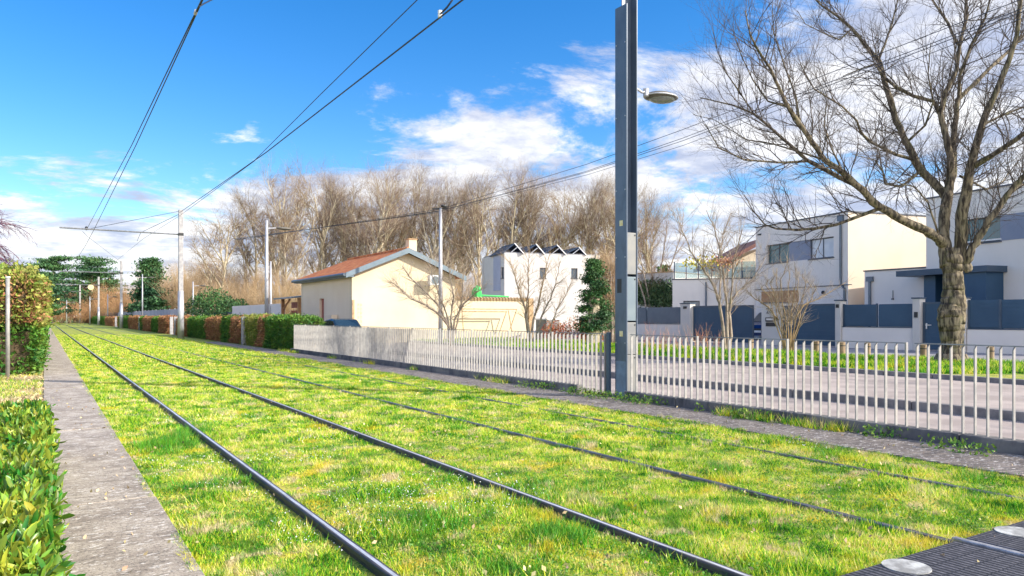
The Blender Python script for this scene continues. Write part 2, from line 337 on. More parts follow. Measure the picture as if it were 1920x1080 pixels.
while y < 40: mb.bx(6.86, 7.84, y, y + 2.985, -.05, .012 + rs.uniform(-.003, .003)); y += 3.0
struct(mb.build('track_side_path', M['strip'], bevel=.004))
struct(MB().bx(8.02, 10.48, -14, 120, -.1, .0).build('cycle_lane', M['asphalt']))
struct(MB().bx(10.6, 14.7, -14, 120, -.1, GZ).build('road', M['asphalt']))
def kerb_line(x0, x1, z):
    mb = MB(); y = -12
    while y < 90: mb.bx(x0, x1, y, y + .99, -.1, z); y += 1.0
    return struct(mb.build('kerb', M['kerb'], bevel=.01))
kerb_line(10.48, 10.6, GZ + .003); kerb_line(14.7, 14.84, GZ + .09)
struct(MB().bx(14.84, 20.1, -14, 60, -.1, GZ + .06).build('verge', M['lawn']))
struct(MB().bx(20.1, 60, -20, 60, -.1, GZ).build('pavement', M['paving']))
# rubber crossing with round studs
t = thing('crossing_mat', 'black ribbed rubber track crossing with white round studs in the near right corner', 'crossing mat', (4.5, 1.0, 0))
mb = MB()
for a, b in ((.69, 1.42), (1.55, 2.89), (3.02, 4.42), (4.53, 5.93), (6.05, 6.85)): mb.bx(a, b, -1.5, 2.27, -.02, .047)
mb.build('mat_panel', M['rubber'], t, bevel=.006)
for X in (1.05, 2.2, 3.74, 4.90, 5.5, 6.5): MB().cyl((X, 2.165, .046), .115, .006, 28).build('stud', M['disc'], t)
# rails
def rail_mat():
    m = bpy.data.materials.new('rail head'); m.use_nodes = True; t = NT(m.node_tree); t.n.clear()
    tc = t.add('ShaderNodeTexCoord').outputs['Object']; x = t.add('ShaderNodeSeparateXYZ', {0: tc}).outputs[0]
    wob = t.math('MULTIPLY_ADD', t.noise(tc, 1.5, 2), .008, -.004)
    band = t.step(t.math('ABSOLUTE', t.math('ADD', x, wob)), .013, .008)
    dirt = t.noise(t.vmath('MULTIPLY', tc, (20, 2, 20)), 2.0, 6, .7)
    c = t.mix(band, t.mix(t.step(dirt, .4, .6), (.035, .035, .055), (.09, .075, .07)), t.mix(t.step(dirt, .35, .7), (.75, .75, .78), (.40, .38, .38)))
    b = t.add('ShaderNodeBsdfPrincipled', {'Roughness': t.math('MULTIPLY_ADD', band, -.3, .6), 'Metallic': t.math('MULTIPLY', band, .35)}); t.set(b.inputs['Base Color'], c)
    t.l.new(b.outputs[0], t.add('ShaderNodeOutputMaterial').inputs[0]); return m
RAILM = rail_mat()
for i, (X, lab, top) in enumerate(((1.47, 'nearest dark steel rail beside the concrete path', .050), (2.95, 'second rail from the path, bright running edge', .046), (4.47, 'third rail from the path, half sunk in the turf', .028), (5.99, 'fourth rail, nearest the railing and mostly grown over', .018))):
    t = thing('rail', lab, 'rail', (X, 0, 0), 0, 'tram rails in the grass')
    ys = [-12, 3, 10, 20, 40, 60, 80, 100, 120, 135, 150, 165, 180, 200, 220]
    def ext(prof):
        V = []; Fs = []; n = len(prof)
        for Y in ys: V += [(X + bend(Y) + px, Y, pz) for px, pz in prof]
        for a in range(len(ys) - 1):
            for k in range(n): Fs.append((a * n + k, a * n + (k + 1) % n, (a + 1) * n + (k + 1) % n, (a + 1) * n + k))
        return np.array(V), Fs
    V, Fs = ext([(-.028, top - .03), (-.028, top - .006), (-.022, top), (.022, top), (.028, top - .006), (.028, top - .03)]); mesh_np('rail_head', V, Fs, RAILM if i < 2 else M['rail'], t)
    V, Fs = ext([(-.034, -.02), (-.022, top - .028), (.022, top - .028), (.024, -.02)]); mesh_np('rail_web', V, Fs, M['web'], t)

for X in (1.47, 2.95, 4.47, 5.99):     # clean, worn running heads where the rails cross the rubber mats
    MB().bx(X - .022, X + .022, -1.5, 2.31, .02, .053).build('exposed_rail', M['polished'], next(o for o in bpy.data.objects if o.name.startswith('rail') and o.type == 'EMPTY' and abs(o.location.x - X) < .01), bevel=.006)
# ------------------------------------------------------------------ grass geometry
rng = np.random.default_rng(7)
def blades(P, h, w, lean=.5):
    n = len(P); a = rng.uniform(0, 2 * np.pi, n); d = np.stack([np.cos(a), np.sin(a), 0 * a], 1); b = rng.uniform(0, 2 * np.pi, n)
    l = np.stack([np.cos(b), np.sin(b), 0 * b], 1) * (h * lean * rng.uniform(.2, 1.3, n))[:, None]
    V = np.stack([P - d * w[:, None], P + d * w[:, None], P + l + np.array([0, 0, 1.]) * h[:, None]], 1).reshape(-1, 3)
    return V, np.arange(3 * n).reshape(-1, 3)
def vnoise(P, s, seed):
    r = np.random.default_rng(seed); out = 0; 
    for k in range(4):
        an = r.uniform(0, np.pi, 3); ph = r.uniform(0, 6.28, 3); f = s * (1.6 ** k)
        for j in range(3): out = out + np.sin((P[:, 0] * np.cos(an[j]) + P[:, 1] * np.sin(an[j])) * f + ph[j] + 1.3 * np.sin(P[:, (j + k) % 2] * f * .7 + ph[(j + 1) % 3])) / (1.3 ** k)
    return out / 4
def sample_view(n, z0, z1, x0, x1, y0=None, y1=None, pw=1.0):
    out = []
    tot = 0
    while tot < n:
        m = int(n * 1.5); z = (rng.uniform(z0 ** pw, z1 ** pw, m)) ** (1 / pw); k = rng.uniform(-1010, 985, m) / F
        X = (ST + k * CT) * z; Y = (CT - k * ST) * z; ok = (X > x0) & (X < x1)
        if y0 is not None: ok &= (Y > y0) & (Y < y1)
        P = np.stack([X, Y, 0 * X], 1)[ok]; out.append(P); tot += len(P)
        if len(P) == 0: break
    return np.concatenate(out)[:n]
def keep_track(P):
    X, Y = P[:, 0], P[:, 1]; ok = np.ones(len(P), bool)
    for r, l, q in ((1.47, .075, .028), (2.95, .065, .028), (4.47, .025, .004), (5.99, .01, .0)): 
        wob = .03 * vnoise(P, 9, 5); ok &= ~((X > r - l + wob) & (X < r + q))
    ok &= ~((Y < 2.29) & (X > .66) & (X < 6.9))
    ok &= ~((X > -.02) & (X < .69)) & ~((X > 6.93 + .13 * vnoise(P, 3, 9)) & (X < 7.9))
    return P[ok]
Vs, Fs, base = [], [], 0
def addb(P, h, w, lean=.5):
    global base
    V, f = blades(P, h, w, lean); Vs.append(V); Fs.append(f + base); base += len(V)
for n, z0, z1, hh, ww in ((280000, 2.6, 8, .025, .0024), (230000, 8, 20, .030, .0048), (120000, 20, 55, .04, .012)):
    P = keep_track(sample_view(n, z0, z1, .6, 7.2))
    hm = 1 + .5 * vnoise(P, 3.1, 11) + .7 * vnoise(P, 13, 12); hm = np.clip(hm, .15, 2.4)
    addb(P, hh * hm * rng.uniform(.5, 1.3, len(P)), np.full(len(P), ww) * rng.uniform(.7, 1.4, len(P)), .8)
# dense clumps
for _ in range(150):
    c = keep_track(sample_view(1, 3, 14, .75, 6.7)); 
    if not len(c): continue
    m = 260; rr = rng.uniform(.05, .16); P = c[0] + np.stack([rng.normal(0, rr, m), rng.normal(0, rr, m), np.zeros(m)], 1); P = keep_track(P)
    addb(P, rng.uniform(.04, .095, len(P)), rng.uniform(.0022, .0045, len(P)), .7)
V0, F0, b0_ = Vs, Fs, base; Vs, Fs, base = [], [], 0
for px, py, rr in ((800, 985, .16), (335, 825, .14), (640, 360 + 350, .1), (300, 838, .12), (360, 812, .1), (1050, 1010, .1)):
    c = G(px, py); m = 800; P = c + np.stack([rng.normal(0, rr, m), rng.normal(0, rr, m), np.zeros(m)], 1); P = keep_track(P)
    addb(P, rng.uniform(.05, .12, len(P)), rng.uniform(.002, .004, len(P)), .6)
for _ in range(70):
    c = keep_track(sample_view(1, 3, 16, .75, 6.7))
    if not len(c): continue
    m = 260; rr = rng.uniform(.04, .13); P = c[0] + np.stack([rng.normal(0, rr * 1.3, m), rng.normal(0, rr, m), np.zeros(m)], 1); P = keep_track(P)
    addb(P, rng.uniform(.03, .08, len(P)), rng.uniform(.002, .0045, len(P)), .8)
tag(mesh_np('grass_clumps', np.concatenate(Vs), np.concatenate(Fs), M['clump'], origin=(0, 0, 0)), 'darker lush green clumps of grass dotted over the turf', 'grass', kind='stuff')
Vs, Fs, base = V0, F0, b0_
# weeds along plinth and path edge
P = sample_view(9000, 6, 30, 7.62, 7.86); P = P[(vnoise(P, 1.2, 21) + .5 * vnoise(P, 4, 2)) > .45]; addb(P, rng.uniform(.04, .16, len(P)), rng.uniform(.004, .009, len(P)), .7)
P = sample_view(2500, 3, 25, .02, .68); P = P[(np.abs((P[:, 1] + 6) % 2.0 - .0) < .012) & (vnoise(P, 5, 77) > .1)]; P[:, 2] = .015; addb(P, rng.uniform(.01, .03, len(P)), rng.uniform(.002, .004, len(P)), .9)
P = sample_view(9000, 3, 30, .64, .72); P = P[vnoise(P, 4, 22) > .1]; addb(P, rng.uniform(.02, .05, len(P)), rng.uniform(.002, .004, len(P)), .9)
grass = tag(mesh_np('grass', np.concatenate(Vs), np.concatenate(Fs), M['blade'], origin=(0, 0, 0)), 'short yellow green turf growing between and around the tram rails', 'grass', kind='stuff')
Vs, Fs, base = [], [], 0
P = sample_view(90000, 15, 45, 14.86, 20.1); P[:, 2] = GZ + .06; hm = np.clip(1 + .6 * vnoise(P, 1.3, 8), .3, 2.2)
addb(P, .11 * hm * rng.uniform(.4, 1.4, len(P)), rng.uniform(.008, .016, len(P)), .6)
tag(mesh_np('verge_grass', np.concatenate(Vs), np.concatenate(Fs), M['verge'], origin=(0, 0, 0)), 'longer bright green grass on the roadside verge behind the kerb', 'grass', kind='stuff')

def leafcloud(P, size, up=0.0, out=None, asp=.45, fold=.15, jit=.4):
    """rhombic leaves at points P; returns verts, quads"""
    n = len(P); d = rng.normal(0, 1, (n, 3)); d[:, 2] += up
    if out is not None: d = d * .8 + out
    d /= np.linalg.norm(d, axis=1)[:, None]; a = np.cross(d, rng.normal(0, 1, (n, 3))); a /= np.linalg.norm(a, axis=1)[:, None] + 1e-9; nn = np.cross(d, a)
    s = (size * rng.uniform(1 - jit, 1 + jit, n))[:, None]
    V = np.stack([P - d * s * .5, P + a * s * asp * .5 + nn * s * fold, P + d * s * .5, P - a * s * asp * .5 + nn * s * fold], 1).reshape(-1, 3)
    return V, np.arange(4 * n).reshape(-1, 4)
Vs, Fs, base = [], [], 0
P = sample_view(9000, 7, 32, -3.0, -.01, 8.3, 60); addb(P, rng.uniform(.02, .08, len(P)), rng.uniform(.003, .008, len(P)), .9)
P = sample_view(2200, 7, 26, -3.0, .0, 8.2, 24); P[:, 2] = rng.uniform(0, .03, len(P)); VL, fL = leafcloud(P, .06, asp=.6); tag(mesh_np('leaf_litter', VL, fL, M['litter'], origin=(0, 0, 0)), 'dead brown leaves lying between the low and the tall left hedges', 'leaves', kind='stuff')
PG = sample_view(9000, 6.5, 26, -3.0, -.02, 8.0, 20.2); PG = PG[vnoise(PG, 1.5, 61) > -.5]; VG, fG = blades(PG, rng.uniform(.03, .10, len(PG)), rng.uniform(.003, .007, len(PG)), .8); tag(mesh_np('rough_grass', VG, fG, M['blade'], origin=(0, 0, 0)), 'rough green grass between the low and the tall left hedges', 'grass', kind='stuff')
tag(mesh_np('dry_grass', np.concatenate(Vs), np.concatenate(Fs), M['soil'], origin=(0, 0, 0)), 'dry straw coloured grass between the low and the tall left hedges', 'grass', kind='stuff')
P = keep_track(sample_view(60000, 2.6, 12, .7, 6.8)); P = P[(vnoise(P, 1.7, 31) > .15)]; P[:, 2] = rng.uniform(.008, .04, len(P))
V, f = leafcloud(P, .013, asp=.9, fold=.1, up=.2); tag(mesh_np('clover', V, f, M['clover'], origin=(0, 0, 0)), 'low leafy clover patches spread through the turf', 'ground cover', kind='stuff')
P = sample_view(900, 2.6, 16, .03, 7.8); P[:, 2] = np.where((P[:, 0] < .69), .03, .045); V, f = leafcloud(P, .032, asp=.6, up=0); tag(mesh_np('fallen_leaves', V, f, M['litter'], origin=(0, 0, 0)), 'small dry leaves scattered over turf and path', 'leaves', kind='stuff')
P = keep_track(sample_view(16000, 2.6, 10, .7, 6.8)); P = P[(vnoise(P, 1.1, 33) + (P[:, 0] < 1.5) * .5 > .55)]; P[:, 2] = rng.uniform(.03, .055, len(P))
V, f = leafcloud(P, .0075, asp=1, fold=.1); tag(mesh_np('tiny_flowers', V, f, M['flower'], origin=(0, 0, 0)), 'tiny white flowers scattered in the turf near the path', 'flowers', kind='stuff')
P = np.concatenate([sample_view(2600, 7, 14, 7.45, 7.84)]); P = P[(vnoise(P, 1.6, 41) > .25)]; P[:, 2] = rng.uniform(.01, .13, len(P)); V, f = leafcloud(P, .045, up=.6, asp=.5)
tag(mesh_np('weeds', V, f, M['clover'], origin=(0, 0, 0)), 'leafy green weeds sprouting at the foot of the railing plinth', 'weeds', kind='stuff')

# ------------------------------------------------------------------ hedges
def hedge_box(root, x0, x1, y0, y1, z0, z1, m, n, size, up=.3, bulge=.05, name='foliage'):
    # leaves on top, sides and ends of a box
    A = np.array([(x1 - x0) * (y1 - y0), (y1 - y0) * (z1 - z0), (y1 - y0) * (z1 - z0), (x1 - x0) * (z1 - z0), (x1 - x0) * (z1 - z0)]); c = rng.choice(5, n, p=A / A.sum())
    u = rng.uniform(0, 1, (n, 3)); P = np.stack([x0 + u[:, 0] * (x1 - x0), y0 + u[:, 1] * (y1 - y0), z0 + u[:, 2] * (z1 - z0)], 1)
    P[c == 0, 2] = z1; P[c == 1, 0] = x0; P[c == 2, 0] = x1; P[c == 3, 1] = y0; P[c == 4, 1] = y1
    out = np.zeros((n, 3)); out[c == 0, 2] = 1; out[c == 1, 0] = -1; out[c == 2, 0] = 1; out[c == 3, 1] = -1; out[c == 4, 1] = 1
    P2 = P.copy(); P2[:, :2] = P[:, :2]; q = np.stack([P[:, 0] + P[:, 2], P[:, 1] + P[:, 2] * .7, P[:, 2]], 1)
    P = P + out * (bulge * vnoise(q, 3.5, 17) + rng.normal(0, bulge * .6, n))[:, None] - out * .02
    V, f = leafcloud(P, size, up=up, out=out * .9)
    o = mesh_np(name, V, f, m, root)
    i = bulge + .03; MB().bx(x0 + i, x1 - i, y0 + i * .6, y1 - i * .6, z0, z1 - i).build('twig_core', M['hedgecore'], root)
    return o
def bigleaf(P, size):
    n = len(P); d = rng.normal(0, .75, (n, 3)); d[:, 2] += 1.0; d /= np.linalg.norm(d, axis=1)[:, None]
    a = np.cross(d, rng.normal(0, 1, (n, 3))); a /= np.linalg.norm(a, axis=1)[:, None] + 1e-9; u = np.cross(d, a); s = (size * rng.uniform(.5, 1.35, n))[:, None]; cu = rng.uniform(-.1, .35, n)[:, None]; wd = rng.uniform(.13, .2, n)[:, None]
    q = lambda x, y, z: P + d * s * x + a * s * y + u * s * z
    V = np.stack([q(0, 0, 0), q(.3, wd * .9, .07 - cu * .1), q(.68, wd * .85, .05 - cu * .35), q(1, 0, -cu * .9), q(.68, -wd * .85, .05 - cu * .35), q(.3, -wd * .9, .07 - cu * .1), q(.3, 0, -cu * .1), q(.68, 0, -cu * .4)], 1).reshape(-1, 3)
    fi = np.array([[0, 6, 7, 3, 2, 1], [0, 5, 4, 3, 7, 6]]); return V, ((np.arange(n) * 8)[:, None, None] + fi[None]).reshape(-1, 6)
t = thing('laurel_hedge', 'low glossy laurel hedge with broad yellow green leaves at the near left', 'hedge', (-.6, 4, 0))
n = 56000; P = np.stack([rng.uniform(-1.7, -.02, n), rng.uniform(1.2, 8.2, n), np.zeros(n)], 1)
tp = .50 + .07 * vnoise(P, 2.6, 3); side = rng.uniform(0, 1, n) < .35
P[:, 2] = np.where(side, rng.uniform(.03, 1, n) * tp, tp - np.abs(rng.normal(0, .06, n))); P[side, 0] = -.035 + .05 * vnoise(P[side], 4, 6) + rng.normal(0, .03, side.sum())
back = rng.uniform(0, 1, n) < .06; P[back, 1] = 8.2 + rng.normal(0, .04, back.sum()); P[back, 2] = rng.uniform(.03, .5, back.sum())
V, f = bigleaf(P, .062); mesh_np('foliage', V, f, M['leaf'], t, smooth=True)
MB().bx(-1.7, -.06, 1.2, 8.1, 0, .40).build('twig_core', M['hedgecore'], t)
t = thing('tall_hedge', 'tall overgrown hedge beside the path, russet on top and leafy green below', 'hedge', (-.9, 25, 0))
hedge_box(t, -1.8, -.12, 20, 33, 0, 1.15, M['hedgegreen'], 34000, .11, bulge=.12, name='green_foliage')
hedge_box(t, -1.75, -.16, 20.0, 33, 1.2, 2.15, M['hedgebrown'], 34000, .10, bulge=.14, name='russet_foliage')
hedge_box(t, -1.8, -.10, 19.95, 33, 1.1, 2.28, M['hedgeolive'], 26000, .11, bulge=.16, name='olive_foliage')
t = thing('tall_hedge', 'tall yellow green hedge lining the far half of the path', 'hedge', (-.9, 50, 0))
hedge_box(t, -1.7, -.10, 33.2, 95, 0, 2.45, M['hedgeolive'], 70000, .15, bulge=.13)
P = np.stack([rng.uniform(-1.6, -.2, 700), rng.uniform(24, 33, 700), 2.4 + np.abs(rng.normal(0, .16, 700))], 1); V, f = leafcloud(P, .12, up=1); mesh_np('shoot_foliage', V, f, M['hedgeolive'], t)
# right clipped hedge, one thing per clipped block
blocks = [(565, 500, 'G'), (499, 488, 'B'), (487, 459, 'O'), (454, 436, 'B'), (435, 419, 'G'), (418, 391, 'B'), (390, 355, 'G'), (353, 334, 'B'), (318, 301, 'B'), (300, 288, 'G'), (287, 271, 'B'), (270, 263, 'G'),
          (260, 244, 'B'), (243, 232, 'G'), (231, 224, 'O'), (214, 199, 'B'), (198, 186, 'G'), (185, 172, 'G'), (171, 160, 'B'), (159, 148, 'O'), (147, 138, 'B')]
HM = {'G': M['hedgegreen'], 'B': M['hedgebrown'], 'O': M['hedgeolive']}
HL = {'G': 'dark green clipped hedge block', 'B': 'russet dead-leaved clipped hedge block', 'O': 'olive and brown clipped hedge block'}
HP = ['touching the left end of the railing', 'narrow, just behind the first green block', 'beside the nearest concrete post', 'between the nearest post and a small green block', 'small, between two russet blocks', 'between two green blocks nearest the tall mast', 'left of the long russet block near the tall mast',
      'right beside the twin posts under the tall mast', 'left of the twin posts under the tall mast', 'second left of the twin posts', 'third left of the twin posts', 'narrow, right of the lone far post', 'left of the lone far post', 'right of the second mast', 'at the foot of the second mast']
for i, (a, b, c) in enumerate(blocks):
    y0, y1 = YX(a, 8.25), YX(b, 8.25); ln = y1 - y0
    lab = HL[c] + ' ' + (HP[i] if i < len(HP) else 'in the far run where the tracks bend')
    t = thing('hedge_block', lab, 'hedge', (8.6, (y0 + y1) / 2, 0), 0, 'clipped hedge blocks along the track' if i < len(HP) else 'far hedge blocks at the bend ' + {'G': 'green', 'B': 'russet', 'O': 'olive'}[c])
    hh = 1.27 + rs.uniform(-.05, .04) + (.05 if c == 'O' else 0)
    hedge_box(t, 8.15, 9.1, y0 + .05, y1 - .03, 0, hh, HM[c], int(5500 + 2800 * min(ln, 6)), .085 if i < 8 else .12, bulge=.09)
for px, lab in ((457, 'square concrete hedge post nearest the railing'), (329, 'right one of the twin concrete posts in the hedge'), (321, 'left one of the twin concrete posts in the hedge'), (262, 'far concrete hedge post left of the twin posts'), (217, 'farthest concrete hedge post by the second mast')):
    y = YX(px, 8.1); tag(MB().bx(8.0, 8.22, y - .1, y + .1, 0, 1.33).build('concrete_post', M['polegrey'], bevel=.02), lab, 'post', 'concrete posts in the hedge')

# ------------------------------------------------------------------ railing, plinth, mast
FX = 7.93
def plinth(y0, y1, lab):
    mb = MB(); y = y0
    while y < y1 - .1: e = min(y + 2.0, y1); mb.bx(7.84, 8.02, y, e - .008, -.05, .14); y = e
    return tag(mb.build('plinth', M['plinth'], bevel=.012), lab, 'low wall')
plinth(-6, 9.15, 'dark stained concrete plinth under the railing right of the mast'); plinth(10.4, 28.2, 'dark concrete plinth under the long railing left of the mast')
PT = .1176
def railing(ybase, n, lab, z0=.14, skip=None):
    t = thing('railing', lab, 'railing', (FX, ybase, 0))
    for p in range(n):
        mb = MB(); tp = MB()
        for j in range(13):
            y = ybase + (p * 13 + j) * PT; zt = 1.035 if j else 1.05
            if skip and skip[0] < y < skip[1]: zb = .03
            else: zb = z0
            # flat bar bent over at the top towards the rail
            V = [(FX - .02, y - .006, zb), (FX + .02, y - .006, zb), (FX + .02, y + .006, zb), (FX - .02, y + .006, zb), (FX - .02, y - .006, zt - .03), (FX + .02, y - .006, zt), (FX + .02, y + .006, zt), (FX - .02, y + .006, zt - .03)]
            if j == 0: V[4] = (FX - .02, y - .009, zt); V[7] = (FX - .02, y + .009, zt)
            mb.raw(V, [(3, 2, 1, 0), (4, 5, 6, 7), (0, 1, 5, 4), (1, 2, 6, 5), (2, 3, 7, 6), (3, 0, 4, 7)])
        mb.build('bar_panel', M['galv'], t); tp.bx(FX - .012, FX + .022, ybase + p * 13 * PT + .012, ybase + (p * 13 + 12.2) * PT, 1.036, 1.047).build('top_rail', M['railtop'], t)
    return t
railing(9.14 - 13 * PT * 6 + PT * .3, 6, 'pale metal bar railing right of the mast, see-through to the road')
railing(9.72, 12, 'long pale metal bar railing left of the mast dappled with tree shadow', skip=(9, 10.4))
tag(MB().bx(FX - .03, FX + .03, 9.60, 9.66, 0, 1.07).build('end_post', M['slate'], bevel=.005), 'slim dark post ending the railing just left of the mast', 'post')
# mast (H section)
mx, my = 8.13, 9.42; fw, dp, tk = .29, .235, .02
t = thing('mast', 'dark blue steel H-beam mast in front of the railing with grey hatches', 'mast', (mx, my, 0))
MB().bx(mx - dp / 2, mx - dp / 2 + tk, my - fw / 2, my + fw / 2, 0, 6.42).build('flange', M['mast'], t, bevel=.004)
MB().bx(mx + dp / 2 - tk, mx + dp / 2, my - fw / 2, my + fw / 2, 0, 8.2).build('flange', M['mast'], t, bevel=.004)
MB().bx(mx - dp / 2 + tk, mx + dp / 2 - tk, my - .008, my + .008, 0, 8.2).build('web', M['mast'], t)
for za, zb, m in ((.02, .70, 'panelpale'), (.71, 1.235, 'panelpale'), (1.26, 1.98, 'panelgrey'), (2.02, 2.70, 'panelpale')):
    o = MB().bx(mx - dp / 2 + tk + .003, mx + dp / 2 - tk - .003, my - fw / 2 + .012, my - .02, za, zb).build('hatch', M[m], t, bevel=.006)
    MB().bx(mx + .06, mx + .075, my - fw / 2 + .002, my - fw / 2 + .014, zb - .05, zb - .03).build('latch', M['black'], o)
for z in (2.86, 1.05): MB().bx(mx - dp / 2 - .003, mx - dp / 2 - .0005, my - .05, my + .03, z - .045, z + .045).build('sticker', M['yellow'], t)
MB().bx(mx - dp / 2 - .002, mx - dp / 2 - .0005, my - .125, my + .12, .03, .60).build('paint_patch', M['scuff'], t)
MB().bx(mx - dp / 2 - .002, mx - dp / 2 - .0005, my - .02, my + .09, 1.72, 1.95).build('paint_patch', M['black'], t)
for z in (.12, .9, 2.3, 3.4, 4.6, 5.8): 
    for yy in (-.11, .11): MB().tube([(mx - dp / 2 - .008, my + yy, z), (mx - dp / 2 - .0004, my + yy, z)], .011, 6).build('bolt', M['steel'], t)
for xx in (-.145, .145):
    for yy in (-.17, .17): MB().cyl((mx + xx, my + yy, .021), .016, .035, 6).build('bolt', M['steel'], t)
MB().bx(mx - .17, mx + .17, my - .2, my + .2, 0, .02).build('base_plate', M['mast'], t)
t = thing('street_lamp', 'flat oval lamp head on a short arm clamped to the mast', 'street lamp', (mx + .15, my, 5.1))
MB().bx(mx + dp / 2 + .001, mx + dp / 2 + .06, my - .07, my + .07, 5.02, 5.32).build('clamp', M['lampwhite'], t, bevel=.01)
MB().tube([(mx + .17, my, 5.14), (mx + .34, my, 5.08), (mx + .46, my, 5.10)], .022, 10).cyl((mx + .43, my, 5.03), .05, .12, 12).build('arm', M['steel'], t, smooth=False)
MB().ellipsoid((mx + .77, my, 5.07), (.30, .22, .075), 28, 12).build('housing', M['lamp'], t, smooth=True)
MB().ellipsoid((mx + .79, my, 5.035), (.25, .19, .06), 28, 10).build('lens', M['lens'], t, smooth=True)
MB().tube([(mx + .77 + .315 * math.cos(a), my + .235 * math.sin(a), 5.06) for a in np.linspace(0, 2 * math.pi, 29)], .014, 8, False).build('rim', M['steel'], t, smooth=True)

# ------------------------------------------------------------------ catenary masts and wires
def cat_mast(px, armL, topH, X=None, z=None, lab='', wide=.16, armz=6.36):
    if z is None: z = F * X / (CT * (px - VX))
    p = fwd((px - 960) / F, z); X, Y = p
    t = thing('catenary_mast', lab, 'mast', (X, Y, 0), 0, 'tram wire masts beside the track')
    MB().bx(X - wide * .8, X + wide * .8, Y - wide * .8, Y + wide * .8, 2.8, topH).build('upper_pole', M['polegrey'], t, bevel=.02)
    MB().tube([(X, Y, 0), (X, Y, 2.9)], [wide * 1.18, wide * 1.05], 16).build('lower_pole', M['steel'], t, smooth=True)
    MB().tube([(X, Y, armz), (X - armL, Y, armz + .03)], .045, 8).build('arm', M['railtop'], t)
    MB().bx(X - wide * .9, X + wide * .9, Y - wide * .9, Y + wide * .9, armz - .08, armz + .08).build('collar', M['black'], t)
    return X, Y
mX, mY = cat_mast(339, 6.35, 7.87, X=7.1, lab='tallest grey wire mast with a long arm over both tracks, by the twin posts')
t2 = cat_mast(227.5, 6.2, 7.75, z=86, lab='second wire mast, shorter, in front of the conifers')
t3 = cat_mast(185, 5.8, 7.7, z=119, lab='third wire mast carrying a yellow sign on its arm')
t4 = cat_mast(150, 5.5, 7.7, z=149, lab='fourth wire mast where the tracks bend'); t5 = cat_mast(101, 4, 7.7, z=178, lab='farthest wire mast near the left hedge')
o = MB().cyl((t3[0] - 1.1, t3[1] - .3, 6.0), .42, .05, 20).build('yellow_sign', M['yellow'])
o.data.transform(Matrix.Rotation(R(90), 4, 'X')); tag(o, 'round yellow sign hanging on the third mast arm', 'sign')
def wire(pts, lab, r=.011, name='overhead_wire', cat='wire', group='overhead tram wires'):
    return tag(MB().tube(pts, r, 6).build(name, M['wire'], smooth=True), lab, cat, group)
a = PX(378, 0, 2.15); a0 = np.array([2.2, -8, a[2] + .1])
wire([a0, a, PX(247, 272, 2.15), PX(162, 431, 2.15)], 'left wire of the pair above the near track, ending at the tall mast arm', .012)
wire([a0 + (0.05, 0, -.05), PX(380, 0, 2.17), PX(255, 272, 2.15), PX(176, 431, 2.15), PX(160, 461, 2.15), PX(145, 484, 2.15), PX(120, 525, 2.1)], 'right wire of the pair above the near track, running on to the conifers', .012)
b = PX(867, 0, 5.3); b0 = np.array([5.3, -8, b[2] + .1])
wire([b0, b, PX(609, 200, 5.3), PX(500, 285, 5.3), np.array([mX, mY, 7.75])], 'heavy wire above the far track, running to the top of the tall mast', .014)
wire([np.array([5.0, -8, 7.6]), PX(782, 0, 5.3), PX(600, 178, 5.3), PX(478, 300, 5.3)], 'thin upper wire above the far track, joining the heavy one', .009)
wire([PX(478, 301, 5.3), np.array([mX, mY, 7.55]), PX(268, 448, 5.6), PX(212, 494, 5.6), np.array([t2[0] - 2, t2[1], 6.4])], 'contact wire passing under the tall mast arm to the second mast', .010)
wire([np.array([mX, mY, 7.8]), PX(162, 430, 2.15)], 'stay wire sloping from the tall mast top to its arm over the near track', .014, group='mast stay wires')
wire([np.array([mX, mY, 7.65]), PX(264, 436, 5.6), PX(257, 452, 5.6)], 'short stay wire from the tall mast top to its arm over the far track', .014, group='mast stay wires')
wire([PX(155, 434, 2.1), PX(165, 444, 2.9), np.array([t2[0], t2[1], 7.6])], 'thin wire from the arm over the near track to the second mast top', .012, group='mast stay wires')
wire([PX(374, 12, 2.15), PX(382, 7, 2.3), PX(402, -3, 2.6)], 'short bracket wire branching off the near track pair at the top edge', .013, group='mast stay wires')
wire([PX(824, 28, 5.3), PX(838, 14, 5.3), PX(851, -4, 5.35)], 'short bracket wire above the far track at the top edge', .016, group='mast stay wires')
tag(MB().tube([PX(825, 20, 5.3), PX(825, 33, 5.3)], .035, 8).build('wire_clamp', M['lampwhite']), 'small white clamp on the heavy wire at the top edge', 'clamp')
tag(MB().ellipsoid(PX(162, 428, 2.15), (.09, .09, .12), 10, 6).build('insulator', M['black']), 'small dark insulator on the tall mast arm over the near track', 'insulator')
tag(MB().tube([PX(366, 26, 2.15), PX(368, 20, 2.15)], .03, 8).build('wire_clamp', M['steel']), 'small clamp on the near track pair of wires', 'clamp')

def light_pole(px, X, top, lab, arm=1, z=None, r=.075, head=True):
    if z is None: z = F * X / (CT * (px - VX))
    p = fwd((px - 960) / F, z); X, Y = p; H = CH + (HY - top) / F * z
    t = thing('street_lamp', lab, 'street lamp', (X, Y, 0), 0, 'slim street lamps')
    MB().tube([(X, Y, 0), (X, Y, H * .5), (X, Y, H)], [r * 1.25, r, r * .75], 12).build('pole', M['steel'], t, smooth=True)
    if head:
        MB().tube([(X, Y, H - .45), (X + arm * .5, Y, H - .4)], .03, 8).build('arm', M['steel'], t)
        MB().ellipsoid((X + arm * .95, Y, H - .4), (.42, .2, .09), 16, 8).build('lamp_head', M['lamp'], t, smooth=True)
    return np.array([X, Y, H])
light_pole(500, 10.4, 413, 'pale street lamp standing right of the long grey garden wall', 1, r=.1)
light_pole(507.5, 12.0, 490, 'shorter lamp post close behind the pale one by the grey wall', 1, head=False, r=.07)
